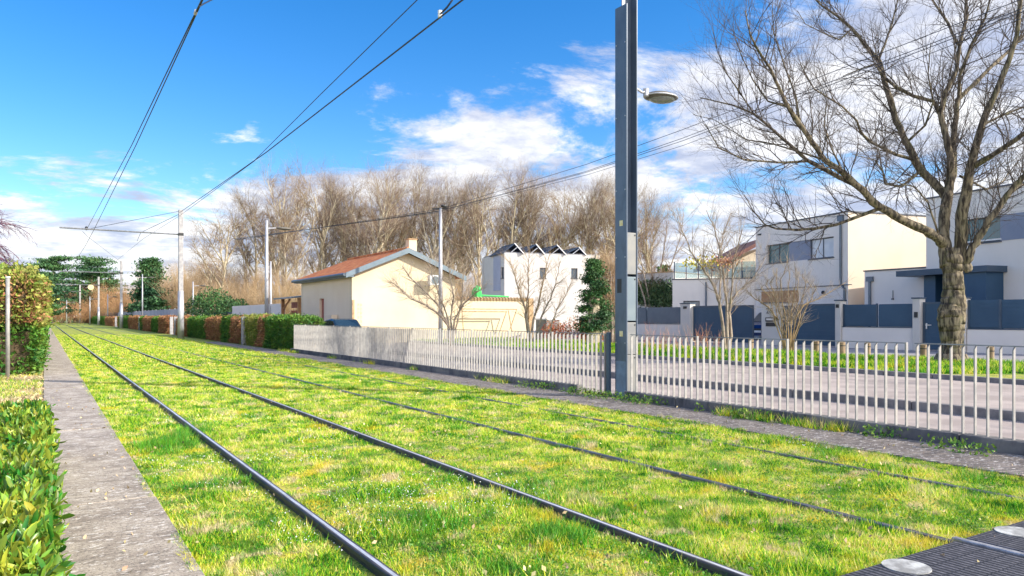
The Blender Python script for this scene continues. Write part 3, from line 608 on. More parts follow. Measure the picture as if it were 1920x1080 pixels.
lp = light_pole(826, 14.75, 390, 'slim lamp post in front of the cream gable carrying the power lines', 0, head=False, r=.085)
t = thing('line_bracket', 'small bracket on top of the lamp post before the gable, holding power lines', 'bracket', lp - (0, 0, .1))
MB().tube([lp + (-.35, .1, -.05), lp + (.3, -.1, 0)], .03, 6).ellipsoid(lp + (.12, -.1, .08), (.16, .1, .07), 12, 6).build('bracket_bar', M['black'], t)
for i, (px, z, top) in enumerate(((267, 95, 514), (168.5, 125, 556), (202, 122, 552), (125, 140, 563), (362, 75, 528), (118, 150, 572))):
    light_pole(px, 0, top, ['far lamp post left of the tall mast', 'far lamp post between the third and fourth masts', 'far lamp post left of the second mast', 'far lamp post left of the fourth mast', 'far lamp post just right of the tall mast', 'farthest small lamp post beyond the bend'][i], 1.1, z=z, r=.08)
for i, (ys, lab) in enumerate((((392, 308, 243, 66), 'topmost'), ((395, 321, 259, 84), 'second'), ((396, 323, 264, 90), 'third'), ((398, 328, 273, 102), 'lowest'))):
    X = 14.75 + .02 * i
    wire([PX(826, ys[0], X), PX(1100, ys[1], X), PX(1280, ys[2], X), PX(1740, ys[3], X), PX(2300, ys[3] - 215, X)], lab + ' of the four power lines running from the gable lamp post past the mast', .0075 if i < 3 else .006, 'power_line', 'power line', 'power lines')
    wire([PX(826, ys[0], X), np.array([12.5, 60, 7.2 + i * .05])], lab + ' power line continuing left of the gable lamp post', .01, 'power_line', 'power line', 'power lines to the left')

# ------------------------------------------------------------------ buildings
def wall(root, name, p0, p1, z0, z1, m, ops=(), th=.25):
    """wall seen left to right from outside; ops = (u0,u1,v0,v1) openings"""
    p0 = np.array(p0[:2], float); p1 = np.array(p1[:2], float); L = np.hypot(*(p1 - p0)); u = (p1 - p0) / L; nrm = np.array([u[1], -u[0]])
    us = sorted({0.0, L} | {float(v) for o in ops for v in o[:2]}); vs = sorted({z0, z1} | {float(v) for o in ops for v in o[2:]})
    mb = MB(); P = lambda a, d, v: (p0[0] + u[0] * a - nrm[0] * d, p0[1] + u[1] * a - nrm[1] * d, v)
    for i in range(len(us) - 1):
        for j in range(len(vs) - 1):
            a, b, c, d = us[i], us[i + 1], vs[j], vs[j + 1]; cu, cv = (a + b) / 2, (c + d) / 2
            if any(o[0] < cu < o[1] and o[2] < cv < o[3] for o in ops): continue
            mb.raw([P(a, 0, c), P(b, 0, c), P(b, 0, d), P(a, 0, d)], [(0, 1, 2, 3)]); mb.raw([P(a, th, c), P(b, th, c), P(b, th, d), P(a, th, d)], [(3, 2, 1, 0)])
    for o in list(ops) + [(0, L, z0, z1)]:
        a, b, c, d = o; q = [(a, c), (b, c), (b, d), (a, d)]
        for k in range(4): (x1, y1), (x2, y2) = q[k], q[(k + 1) % 4]; mb.raw([P(x1, 0, y1), P(x2, 0, y2), P(x2, th, y2), P(x1, th, y1)], [(0, 1, 2, 3)])
    return mb.build(name, m, root)
def wbox(p0, p1, u0, u1, v0, v1, d0, d1, mb=None):
    p0 = np.array(p0[:2], float); p1 = np.array(p1[:2], float); u = (p1 - p0) / np.hypot(*(p1 - p0)); nrm = np.array([u[1], -u[0]]); mb = mb or MB()
    c = p0 + u * (u0 + u1) / 2 - nrm * (d0 + d1) / 2; return mb.box((c[0], c[1], (v0 + v1) / 2), (abs(u1 - u0), abs(d1 - d0), abs(v1 - v0)), math.atan2(u[1], u[0]))
def rect(p0, p1, x0, y0, x1, y1):
    a, za = hit(p0, p1, x0); b, zb = hit(p0, p1, x1); z = (za + zb) / 2; return (a, b, CH + (HY - y1) / F * z, CH + (HY - y0) / F * z)
def window(root, p0, p1, o, dep=.12, mull=1, pane='glass', fr=.05, sill=True):
    a, b, c, d = o; mb = MB()
    for q in ((a, a + fr, c, d), (b - fr, b, c, d), (a + fr, b - fr, c, c + fr), (a + fr, b - fr, d - fr, d)): wbox(p0, p1, *q, dep, dep + .06, mb)
    for k in range(1, mull + 1): x = a + (b - a) * k / (mull + 1); wbox(p0, p1, x - fr / 2, x + fr / 2, c + fr, d - fr, dep, dep + .06, mb)
    w_ = mb.build('window', M['frame'], root); wbox(p0, p1, a + fr, b - fr, c + fr, d - fr, dep + .025, dep + .04).build('pane', M[pane], w_)
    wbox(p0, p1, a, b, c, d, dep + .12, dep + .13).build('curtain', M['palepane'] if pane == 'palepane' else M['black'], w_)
    if sill: wbox(p0, p1, a - .05, b + .05, c - .05, c - .002, -.05, dep).build('sill', M['frame'], w_)
    return w_
def off(p, d, a): return (p[0] + d[0] * a, p[1] + d[1] * a)
def flat_house(root, p0, p1, back, z0, z1, mats, fops=(), sops=(), side='R', cap='frame', th=.3):
    """front p0->p1, side wall goes back from p1; back = depth"""
    u = np.array(p1) - np.array(p0); L = np.hypot(*u); u = u / L; n_in = (-u[1], u[0]); q1 = off(p1, n_in, back); q0 = off(p0, n_in, back)
    e = off(p1, n_in, th); wall(root, 'front_wall', p0, p1, z0, z1, M[mats[0]], fops, th)
    s0 = off(p1, n_in, .0); wall(root, 'side_wall', off(off(p1, n_in, .003), u, .002), off(q1, u, .002), z0, z1 - .002, M[mats[1]], sops, th)
    wall(root, 'rear_wall', off(q1, n_in, .003), off(q0, n_in, .003), z0, z1 - .004, M[mats[0]], (), th); wall(root, 'side_wall', off(off(q0, n_in, -.003), u, -.002), off(off(p0, n_in, .003), u, -.002), z0, z1 - .006, M[mats[0]], (), th)
    o_ = .04; pts = [off(off(p0, u, -o_), n_in, -o_), off(off(p1, u, o_), n_in, -o_), off(off(q1, u, o_), n_in, o_), off(off(q0, u, -o_), n_in, o_)]
    MB().prism(pts, z1 + .001, z1 + .06).build('roof', M[cap], root)
    return q1, q0
# --- beige flat roofed house
A0, A1 = (33.4, 27.9), (31.9, 21.3); z0 = GZ
A1n = Q(1590, 395, 35)[:2]; A0n = Q(1417, 424, 41.4)[:2]; HA = Q(1590, 395, 35)[2]
t = thing('flat_roofed_house', 'pale two-storey flat-roofed house with sunlit beige side, left of the big tree', 'house', (*A1n, z0))
w1 = rect(A0n, A1n, 1437, 458, 1478, 494); w2 = rect(A0n, A1n, 1519, 446, 1563, 484)
vlo = w2[2]; vhi = w2[3]; w1 = (w1[0], w1[1], vlo, vhi); opn = (w1[0], w2[1], vlo, vhi)
lw = rect(A0n, A1n, 1427, 545, 1497, 600); gd = (lw[0], lw[1], z0, lw[3])
flat_house(t, A0n, A1n, 9, z0, HA - .06, ('greyr', 'blush'), [opn, gd])
ua, _ = hit(A0n, A1n, 1478); ub, _ = hit(A0n, A1n, 1517)
window(t, A0n, A1n, (opn[0], ua, vlo, vhi), .14, 1, 'glassblue'); wbox(A0n, A1n, ua + .002, ub - .002, vlo + .002, vhi - .002, .05, .2).build('infill_panel', M['bluegrey'], t); window(t, A0n, A1n, (ub, opn[1], vlo, vhi), .14, 1, 'palepane')
wbox(A0n, A1n, lw[0], lw[1], CH + (HY - 568) / F * 40, lw[3] - .02, .02, .12).build('wood_cladding', M['wood'], t)
wbox(A0n, A1n, lw[0], lw[1], z0, CH + (HY - 568) / F * 40 - .02, .15, .22).build('garage_door', M['greyr'], t)
f1 = CH + (HY - 534) / F * 35.5; LA = np.hypot(*(A1n - A0n))
wbox(A0n, A1n, -.02, LA + .25, f1 - .04, f1, -.06, -.004).build('floor_band', M['frame'], t)
ud, zd = hit(A0n, A1n, 1578); u_ = (A1n - A0n) / LA; nn = np.array([u_[1], -u_[0]]); pd = A0n + u_ * ud + nn * .07
MB().tube([(*pd, HA - .35), (*pd, f1 + .02), (*(pd + u_ * .25), f1 - .2), (*(pd + u_ * .25), z0)], .055, 8).box((*pd, HA - .3), (.32, .12, .28), math.atan2(u_[1], u_[0])).build('drainpipe', M['gutter'], t)
uw, _ = hit(A0n, A1n, 1545); pw = A0n + u_ * uw + nn * .06; MB().ellipsoid((*pw, CH + (HY - 548) / F * 36), (.1, .08, .1), 10, 6).build('wall_lamp', M['black'], t)
MB().box((*(A0n + u_ * .35 + nn * .03), HA - .45), (.25, .06, .08), math.atan2(u_[1], u_[0])).build('overflow_spout', M['black'], t)
# --- garage between
B0 = Q(1621, 509.7, 34); B1 = Q(1735, 502.5, 31.4)
t = thing('garage', 'low pale flat-roofed garage between the beige house and the house behind the big tree', 'garage', (B0[0], B0[1], z0)); hb = (B0[2] + B1[2]) / 2
Lb = np.hypot(*(B1 - B0)[:2]); ub_ = (B1 - B0)[:2] / Lb; B1e = (B1[:2] + ub_ * .8)
flat_house(t, B0[:2], B1e, 8, z0, hb, ('greyr', 'greyr'), [])
ng = np.array([ub_[1], -ub_[0]]); ud, _ = hit(B0, B1, 1632.5); pd = B0[:2] + ub_ * ud + ng * .07
MB().tube([(*pd, z0), (*pd, hb - .3)], .06, 8).box((*pd, hb - .35), (.32, .12, .22), math.atan2(ub_[1], ub_[0])).build('drainpipe', M['gutter'], t)
ud, _ = hit(B0, B1, 1675); pd = B0[:2] + ub_ * ud + ng * .03; MB().box((*pd, CH + (HY - 561) / F * 33), (.16, .06, .05)).tube([(*pd, CH + (HY - 561) / F * 33), (*pd, CH + (HY - 545) / F * 33)], .012, 6).build('wall_light', M['black'], t)
# --- right house
C0 = Q(1736.5, 374.5, 31.2); C1 = Q(1920, 343, 27.4); hc = (C0[2] + C1[2]) / 2; Lc = np.hypot(*(C1 - C0)[:2]); uc = (C1 - C0)[:2] / Lc; C1e = C0[:2] + uc * 9; nc = np.array([uc[1], -uc[0]]); C0p = C0[:2]
t = thing('flat_roofed_house', 'white two-storey flat-roofed house with blue porch behind the big tree', 'house', (*C0p, z0))
wr = rect(C0, C1, 1806, 408, 1876, 455); wr = (wr[0], wr[1], wr[2], wr[3]); pr = rect(C0, C1, 1878, 398, 1945, 454)
dr = rect(C0, C1, 1748, 516, 1850, 600); dr = (dr[0], dr[1], z0, dr[3])
flat_house(t, C0p, C1e, 9, z0, hc, ('greyr', 'greyr'), [wr, dr])
wo = window(t, C0p, C1e, wr, .14, 0, 'glassblue'); wbox(C0p, C1e, wr[1] + .004, pr[1], wr[2], wr[3], -.02, .1).build('infill_panel', M['bluegrey'], t)
wbox(C0p, C1e, wr[0] - .05, wr[1] + .05, wr[2] + .04, wr[2] + .1, -.04, .0).build('sill', M['lampwhite'], t)
wbox(C0p, C1e, dr[0], dr[1], z0, dr[3], .9, 1.0).build('porch_recess', M['blue'], t); 
cz = CH + (HY - 512) / F * 29.5; ca = hit(C0, C1, 1716)[0]; cb = hit(C0, C1, 1889)[0]
wbox(C0p, C1e, ca, cb, cz - .05, cz + .18, -1.1, -.003).build('porch_canopy', M['slate'], t); wbox(C0p, C1e, cb - 1.05, cb - .15, z0, cz - .055, -.95, -.003).build('porch_pier', M['blue'], t)
wbox(C0p, C1e, dr[0] + .02, dr[0] + .55, z0, cz - .06, -.5, -.003).build('porch_side', M['blue'], t)
dw = rect(C0, C1, 1805, 551, 1838, 575); window(t, C0p, C1e, dw, .80, 1, 'palepane', sill=False)
# --- low terrace building with glass balustrade
D0 = Q(1261, 525, 43)[:2]; D1 = Q(1420, 522, 41.5)[:2]; hd = 3.45; ud_ = (D1 - D0) / np.hypot(*(D1 - D0)); nd = np.array([ud_[1], -ud_[0]])
t = thing('terrace_building', 'low pale building with a glass-railed roof terrace left of the beige house', 'building', (*D0, z0))
dwn = rect(D0, D1, 1281, 564, 1312, 590); dwn = (dwn[0], dwn[1], .9, dwn[3])
flat_house(t, D0, D1, 7, z0, hd, ('greyr', 'greyr'), [dwn]); window(t, D0, D1, dwn, .12, 1, 'glass')
xd = hit(D0, D1, 1324)[0]; pd = D0 + ud_ * xd + nd * .06; MB().tube([(*pd, z0), (*pd, hd - .15)], .05, 8).build('drainpipe', M['gutter'], t)
pxs = [1264, 1286, 1309, 1334, 1364, 1391, 1418]
us = [hit(D0, D1, p)[0] for p in pxs]
b = thing('glass_balustrade', 'clear glass balustrade with slim dark posts on the low roof terrace', 'balustrade', (*D0, hd + .06))
for i, u in enumerate(us):
    wbox(D0, D1, u - .03, u + .03, hd + .062, hd + 1.05, .12, .18).build('post', M['slate'], b)
    if i: wbox(D0, D1, us[i - 1] + .05, u - .05, hd + .1, hd + .98, .14, .155).build('glass_pane', M['railglass'], b)
tb = wbox(D0, D1, hit(D0, D1, 1362)[0], hit(D0, D1, 1425)[0], hd + .062, hd + .85, 3.2, 3.5).build('terrace_wall', M['cream'], t)
# terrace furniture: dark outdoor table set
q = D0 + ud_ * hit(D0, D1, 1408)[0] - nd * 1.2
t = thing('terrace_table', 'small dark slatted table on the roof terrace corner', 'table', (*q, hd + .06)); MB().box((*q, hd + .48), (.9, .7, .05)).build('tabletop', M['black'], t)
for sx in (-.38, .38):
    for sy in (-.28, .28): MB().box((q[0] + sx, q[1] + sy, hd + .26), (.05, .05, .39)).build('leg', M['black'], t)
# --- brown roofed house behind
E0 = Q(1340, 500, 60); t = thing('brown_roofed_house', 'distant house with sloping brown roof behind the glass terrace', 'house', (E0[0], E0[1], z0))
a = Q(1366, 488, 58); b_ = Q(1440, 488, 58); pk = Q(1440, 448, 58)
mb = MB(); dv = np.array([ST, CT]) * 7
mb.raw([(a[0], a[1], z0), (b_[0], b_[1], z0), (b_[0], b_[1], pk[2] - .5), (a[0], a[1], a[2] - .3)] + [(a[0] + dv[0], a[1] + dv[1], z0), (b_[0] + dv[0], b_[1] + dv[1], z0), (b_[0] + dv[0], b_[1] + dv[1], pk[2] - .5), (a[0] + dv[0], a[1] + dv[1], a[2] - .3)], [(0, 1, 2, 3), (7, 6, 5, 4), (0, 3, 7, 4), (1, 5, 6, 2), (3, 2, 6, 7)]); mb.build('wall', M['cream'], t)
e1 = Q(1350, 492, 57); e2 = Q(1445, 441, 57); mb = MB()
mb.raw([(*e1[:2], e1[2]), (*e2[:2], e2[2]), (e2[0] + dv[0] * 1.2, e2[1] + dv[1] * 1.2, e2[2]), (e1[0] + dv[0] * 1.2, e1[1] + dv[1] * 1.2, e1[2]), (*e1[:2], e1[2] - .3), (*e2[:2], e2[2] - .3), (e2[0] + dv[0] * 1.2, e2[1] + dv[1] * 1.2, e2[2] - .3), (e1[0] + dv[0] * 1.2, e1[1] + dv[1] * 1.2, e1[2] - .3)], [(0, 1, 2, 3), (7, 6, 5, 4), (4, 5, 1, 0), (0, 3, 7, 4), (1, 5, 6, 2), (3, 2, 6, 7)]); mb.build('roof', M['brownroof'], t)
# --- low garden building left of terrace (behind mast)
g0 = Q(1150, 517, 50); g1 = Q(1263, 506, 47); t = thing('garden_building', 'low pale building with ivy hanging down its wall, right of the mast', 'building', (g0[0], g0[1], z0))
flat_house(t, g0[:2], g1[:2], 6, z0, (g0[2] + g1[2]) / 2 - .05, ('white', 'white'), (), cap='brick')
u_g = (g1 - g0)[:2] / np.hypot(*(g1 - g0)[:2]); n_g = np.array([u_g[1], -u_g[0]]); Lg = np.hypot(*(g1 - g0)[:2])
n = 3500; s = rng.uniform(.42, .99, n); dpn = rng.uniform(0, 1, n) ** .8 * (.9 + .6 * s)
top_ = CH + (HY - 527) / F * 47; P = np.stack([g0[0] + u_g[0] * s * Lg + n_g[0] * rng.uniform(.03, .3, n), g0[1] + u_g[1] * s * Lg + n_g[1] * rng.uniform(.03, .3, n), top_ - dpn * 1.1 + .15 * rng.normal(0, 1, n)], 1)
V, f = leafcloud(P, .16, up=-.4); tag(mesh_np('ivy', V, f, M['ivy']), 'dark green ivy hanging over the low pale building right of the mast', 'climbing plant')
# --- solar house
s1 = Q(946, 474, 66); s0 = Q(906.5, 484, 71.8); s2 = Q(1125, 478.5, 69); hs = s1[2]
t = thing('white_cubic_house', 'white two-storey cube house with solar panels on its flat roof', 'house', (s1[0], s1[1], 0))
u = (s2 - s1)[:2]; Ls = np.hypot(*u); u = u / Ls
ops = [rect(s1, s2, 1012, 502, 1024, 522), rect(s1, s2, 1071, 503, 1083, 522)]
wall(t, 'front_wall', s1[:2], s2[:2], 0, hs, M['white'], ops); 
for o_ in ops: window(t, s1[:2], s2[:2], o_, .12, 0, 'glass', .06)
us0 = (s1 - s0)[:2] / np.hypot(*(s1 - s0)[:2]); wo2 = rect(s0, s1, 939, 501, 944.5, 522); wall(t, 'side_wall', s0[:2], s1[:2] - us0 * .004, 0, hs - .003, M['white'], [wo2]); window(t, s0[:2], s1[:2], wo2, .12, 0, 'glass', .05)
r_ = rect(s0, s1, 926, 478, 945, 545); wbox(s0, s1, r_[0], wo2[0] - .01, r_[2], hs - .01, -.05, -.004).build('blue_grey_panel', M['bluepale'], t)  # thin blue grey slab over part of the left face
sb = s2[:2] + np.array([-u[1], u[0]]) * 7.5; sa = s0[:2] + np.array([-u[1], u[0]]) * .5
wall(t, 'side_wall', s2[:2] + u * .003, sb, 0, hs - .003, M['white']); wall(t, 'rear_wall', sb, s0[:2] + np.array([.0, .3]), 0, hs - .003, M['white'])
MB().prism([s1[:2], s2[:2], sb, s0[:2]], hs + .001, hs + .09).build('roof', M['railtop'], t)
# solar racks
for i, (xl, xp, xr, yp) in enumerate(((918, 958.5, 981, 453), (977, 999, 1020, 454.5), (1016, 1038, 1060, 456), (1055, 1079, 1098, 460))):
    zc = 66.3 + i * .7; a = Q(xl + 22 if i == 0 else xl, 475.5 + i * .9, zc); pk = Q(xp + 6, yp + 4, zc); c = Q(xr + 1, 475.5 + i * .9, zc)
    tt = thing('solar_rack', ['leftmost and longest', 'second', 'third', 'rightmost'][i] + ' tilted solar panel rack on the white cube house roof', 'solar panel', (a[0], a[1], hs + .09), 0, 'solar racks on the cube house')
    bk = np.array([s0[0] - s1[0], s0[1] - s1[1], 0]) * .55
    def slab(A, B, th, m, nm):
        nrm = np.array([0, 0, th]); V = [A, B, B + bk, A + bk, A - nrm, B - nrm, B + bk - nrm, A + bk - nrm]; return MB().raw(V, [(0, 1, 2, 3), (7, 6, 5, 4), (4, 5, 1, 0), (5, 6, 2, 1), (6, 7, 3, 2), (7, 4, 0, 3)]).build(nm, m, tt)
    ll = pk - a; slab(a, pk, .06, M['solar'], 'solar_panel')
    fr = MB()
    for k in range(5):
        f0 = a + bk * (k / 4) + (0, 0, .02); f1_ = pk + bk * (k / 4) + (0, 0, .02); fr.tube([f0, f1_], .035, 4)
    for k in (.0, .5, 1.0): fr.tube([a + ll * k + (0, 0, .02), a + ll * k + bk + (0, 0, .02)], .03, 4)
    fr.build('panel_frame', M['slate'], tt)
    slab(c, pk, .06, M['solar'], 'solar_panel'); MB().tube([c + (0, 0, .0), pk + (0, 0, .05)], .045, 6).tube([a + (c - a) * .38 + (0, 0, .02), a + (c - a) * .70 + (0, 0, .55)], .04, 6).build('support_frame', M['alu'], tt)
# --- cream gabled house
x0, y0, x1, y1 = 11.9, 32.7, 17.2, 40.3; he, hr = 3.30, 4.38; xm = (x0 + x1) / 2
t = thing('gabled_house', 'cream rendered gabled house with red tiled roof at the end of the railing', 'house', (x0, y0, 0))
mb = MB(); mb.raw([(x0, y0, 0), (x1, y0, 0), (x1, y0, he), (xm, y0, hr), (x0, y0, he), (x0, y0 + .3, 0), (x1, y0 + .3, 0), (x1, y0 + .3, he), (xm, y0 + .3, hr), (x0, y0 + .3, he)], [(0, 1, 2, 3, 4), (9, 8, 7, 6, 5)] + [(i, 5 + i, 5 + (i + 1) % 5, (i + 1) % 5) for i in range(5)]); mb.build('gable_wall', M['cream'], t)
MB().bx(x1 - .3, x1, y0 + .302, y1, 0, he).build('side_wall', M['cream'], t); MB().bx(x0, x1, y1 + .002, y1 + .3, 0, he - .01).build('rear_wall', M['cream'], t)
dop = rect((x0, y1), (x0, y0), 599, 560, 607.5, 606); dop = (dop[0], dop[1], .02, dop[3]); wall(t, 'street_wall', (x0, y1), (x0, y0 + .302), 0, he, M['creamshade'], [dop], .3)
do = wbox((x0, y1), (x0, y0), dop[0], dop[1], .02, dop[3], .12, .2).build('door', M['redwood'], t)
bandz = CH + (HY - 557) / F * 36; wbox((x0, y1), (x0, y0), 0, y1 - y0 - .01, bandz, bandz + .03, -.012, -.001).build('render_joint', M['creamshade'], t)
def roof_slab(xa, za, xb, zb, m, nm, ya=y0 - .35, yb=y1 + .3, th=.07):
    return MB().raw([(xa, ya, za), (xb, ya, zb), (xb, yb, zb), (xa, yb, za), (xa, ya, za - th), (xb, ya, zb - th), (xb, yb, zb - th), (xa, yb, za - th)], [(0, 1, 2, 3), (7, 6, 5, 4), (4, 5, 1, 0), (5, 6, 2, 1), (6, 7, 3, 2), (7, 4, 0, 3)]).build(nm, m, t)
sl = (hr - he) / (xm - x0); ov = .42; ze = he - sl * ov + .16; zr = hr + .16
rf = roof_slab(x0 - ov, ze, xm - .003, zr, M['tiles'], 'roof'); roof_slab(xm + .003, zr, x1 + ov, ze, M['tiles'], 'roof')
for sgn, xe in ((-1, x0 - ov), (1, x1 + ov)):
    V = []
    for ya in (y0 - .40, y0 - .355):
        V += [(xe, ya, ze + .03), (xm, ya, zr + .04), (xm, ya, zr - .21), (xe, ya, ze - .21)]
    MB().raw(V, [(0, 1, 2, 3), (7, 6, 5, 4), (0, 4, 5, 1), (1, 5, 6, 2), (2, 6, 7, 3), (3, 7, 4, 0)]).build('bargeboard', M['fascia'], t)
MB().tube([(x0 - ov - .06, y0 - .38, ze - .06), (x0 - ov - .06, y1 + .3, ze - .06)], .075, 8).build('gutter', M['gutter'], t)
MB().bx(x0 - ov - .0, x0 - .003, y0 - .35, y1 + .3, ze - .16, ze - .09).build('soffit', M['fascia'], t)
MB().tube([(xm, y0 - .3, zr + .02), (xm, y1 + .3, zr + .02)], .07, 8).build('ridge_tiles', M['tiles'], t)
ch = Q(771, 450, 37.5); c_ = MB().box((ch[0], ch[1], (ch[2] + 4.0) / 2), (.42, .42, ch[2] - 4.0)).build('chimney', M['cream'], t); MB().box((ch[0], ch[1], ch[2] + .03), (.5, .5, .05)).build('chimney_cap', M['brick'], c_)
for k in range(9): pass
mb = MB()
for k in range(9):
    for s_ in (0, 1): mb.bx(x0 + .27 + s_ * .13, x0 + .35 + s_ * .13, y0 - .01, y0 - .001, .3 + k * .19, .42 + k * .19)
mb.build('wall_vent_tiles', M['yellow'], t)
MB().bx(x0 - .004, x0 + .10, y0 - .05, y0 - .004, 0, 2.1).build('corner_post', M['brick'], t)
ac = Q(809, 526, 36.0); t2_ = thing('air_conditioner', 'round-fanned air conditioner unit mounted on the cream gable', 'air conditioner', (ac[0], y0 - .2, ac[2] - .2))
MB().bx(ac[0] - .3, ac[0] + .3, y0 - .62, y0 - .32, ac[2] - .24, ac[2] + .24).build('casing', M['lampwhite'], t2_, bevel=.02)
MB().tube([(ac[0] - .03, y0 - .64, ac[2]), (ac[0] - .03, y0 - .621, ac[2])], .19, 20).build('fan_grille', M['panelgrey'], t2_); MB().bx(ac[0] - .28, ac[0] - .24, y0 - .6, y0 - .003, ac[2] - .28, ac[2] - .242).bx(ac[0] + .24, ac[0] + .28, y0 - .6, y0 - .003, ac[2] - .28, ac[2] - .242).build('bracket', M['steel'], t2_)
v_ = Q(749, 481, 35.2); tag(MB().tube([(v_[0] - .12, y0 - .03, v_[2] - .06), (v_[0] + .14, y0 - .03, v_[2] + .1)], .025, 6).build('antenna_bar', M['railtop']), 'short slanted metal bar high on the cream gable', 'bar')
# mailbox + bin at street wall
mbx = PX(620, 594, 11.7); t2_ = thing('mailbox', 'cream double mailbox on a post by the cream house door', 'mailbox', (11.7, mbx[1], 0)); MB().bx(11.55, 11.85, mbx[1] - .55, mbx[1] + .55, 1.0, 1.42).build('box', M['creamshade'], t2_, bevel=.01); MB().bx(11.66, 11.76, mbx[1] - .35, mbx[1] - .25, 0, 1.0).build('leg', M['brick'], t2_)
# garden wall right of the cream house, tiled coping
gx1 = 21.6; t = thing('garden_wall', 'sunlit cream garden wall with tiled coping, right of the gabled house', 'wall', (19, 33, 0))
MB().bx(x1 + .003, gx1, 32.85, 33.05, 0, 2.18).build('wall', M['cream'], t)
mb = MB(); xx = x1 + .01
while xx < gx1 - .1: mb.tube([(xx + .09, 32.78, 2.20), (xx + .09, 32.97, 2.28), (xx + .09, 33.12, 2.2)], .075, 6); xx += .185
mb.build('coping', M['brick'], t); MB().bx(gx1, gx1 + .28, 32.75, 33.1, 0, 2.3).build('end_pillar', M['brick'], t)
# folding metal frame in front of the garden wall
t = thing('metal_frame', 'thin rusty metal frame like a trestle before the cream garden wall', 'frame', (19.3, 32, 0))
def PY(px, py, Y): k = (px - 960) / F; return Q(px, py, Y / (CT - k * ST))
mb = MB()
for a, b in (((866, 579), (969, 580)), ((866, 584), (950, 584.5))): mb.tube([PY(*a, 32.2), PY(*b, 32.2)], .03, 6)
for a, b in (((950, 583), (937, 622)), ((969, 580), (956, 618)), ((866, 579), (869, 622)), ((953, 582), (960, 622))): mb.tube([PY(*a, 32.2), PY(*b, 32.2)], .025, 6)
mb.build('bars', M['brick'], t)
g = PY(895, 543, 35.5); t = thing('play_tower', 'bright green plastic play item showing above the garden wall', 'toy', (g[0], g[1], 0)); MB().tube([(g[0], g[1], 2.0), (g[0] - .05, g[1], 2.75), (g[0] + .05, g[1], 3.0)], [.34, .26, .12], 9).build('slide', M['green'], t); MB().tube([(g[0] + .2, g[1], 2.5), (g[0] + 2, g[1], 2.45)], .05, 6).build('bar', M['green'], t); MB().tube([(g[0], g[1], 0), (g[0], g[1], 2.05)], .08, 8).build('leg', M['green'], t)
# --- grey wall and wooden shelter left of the cream house
ya, yb = YX(530, 12.1), YX(438, 12.1); tag(MB().bx(12.0, 12.25, ya, yb, 0, 2.12).build('garden_wall', M['greyr'], bevel=.01), 'long pale grey garden wall left of the wooden shelter', 'wall')
t = thing('wooden_shelter', 'small wooden lean-to shelter with red brown boards left of the cream house', 'shelter', (12.6, 42, 0)); yc = YX(566, 12.2)
MB().raw([(11.6, yc - .2, 2.35), (13.8, yc - .2, 2.6), (13.8, ya + .2, 2.6), (11.6, ya + .2, 2.35), (11.6, yc - .2, 2.43), (13.8, yc - .2, 2.68), (13.8, ya + .2, 2.68), (11.6, ya + .2, 2.43)], [(3, 2, 1, 0), (4, 5, 6, 7), (0, 1, 5, 4), (1, 2, 6, 5), (2, 3, 7, 6), (3, 0, 4, 7)]).build('roof', M['fascia'], t)
mb = MB()
for yy in (ya - .1, yc + .1): MB().bx(12.0, 12.16, yy - .08, yy + .08, 0, 2.38).build('post', M['wood'], t)
MB().tube([(12.08, ya - .15, 1.75), (12.08, ya - 1.6, 2.33)], .06, 6).build('brace', M['wood'], t); MB().bx(12.6, 12.7, yc + .05, ya, 0, 1.7).build('board_panel', M['redwood'], t); MB().bx(12.62, 12.7, yc + .05, ya, 1.85, 2.2).build('slat', M['redwood'], t)
# palisade
t = thing('paling_fence', 'long dark grey paling fence far behind the hedge left of the tall mast', 'fence', (12, 100, 0))
mb = MB(); y = YX(337, 12.0); 
while y < 215: mb.bx(12.0 + bend(y), 12.04 + bend(y), y, y + .42, 0, 2.15 + rs.uniform(-.03, .03)); y += .5
mb.build('palings', M['palisade'], t)
mb = MB(); y = YX(337, 12.0)
while y < 215: MB().bx(12.05 + bend(y), 12.15 + bend(y), y, y + .12, 0, 2.25).build('post', M['polegrey'], t); y += 4
# --- property walls of the modern houses
WX = 26.5; WT = 1.83
def yx(px): return YX(px, WX)
def seg(pa, pb, lab_w, lab_f, ptop=1.83, pbot=.98, panel='greypanel', n=2):
    ya, yb = yx(pb), yx(pa)   # pb is the right = nearer = smaller Y
    tag(MB().bx(WX, WX + .2, ya, yb, GZ - .02, pbot - .03).build('low_wall', M['greyr'], bevel=.008), lab_w, 'wall', 'low garden walls')
    t = thing('fence_panel', lab_f, 'fence', (WX, ya, pbot), 0, 'grey blue fence panels on the low walls')
    MB().bx(WX - .02, WX + .22, ya, yb, pbot - .028, pbot).build('coping', M['slate'], t)
    for k in range(n):
        a = ya + (yb - ya) * k / n; b = ya + (yb - ya) * (k + 1) / n; mb = MB(); zc = pbot + .04
        while zc < ptop - .03: mb.bx(WX + .08, WX + .11, a + .05, b - .05, zc, zc + .128); zc += .132
        mb.bx(WX + .112, WX + .12, a + .05, b - .05, pbot + .01, ptop); mb.build('slat_panel', M[panel], t)
        MB().bx(WX + .06, WX + .13, a, a + .05, pbot, ptop + .03).build('post', M['slate'], t)
    MB().bx(WX + .06, WX + .13, yb - .05, yb, pbot, ptop + .03).build('post', M['slate'], t)
def pillar(pa, pb, lab, top=1.95, wid=.35):
    ya, yb = yx(pb), yx(pa); t = thing('gate_pillar', lab, 'pillar', (WX + .1, (ya + yb) / 2, GZ), 0, 'white gate pillars')
    MB().bx(WX - .08, WX + .28, ya, yb, GZ - .02, top).build('shaft', M['white'], t, bevel=.008); MB().bx(WX - .11, WX + .31, ya - .03, yb + .03, top + .001, top + .05).build('cap', M['slate'], t); return t, ya, yb
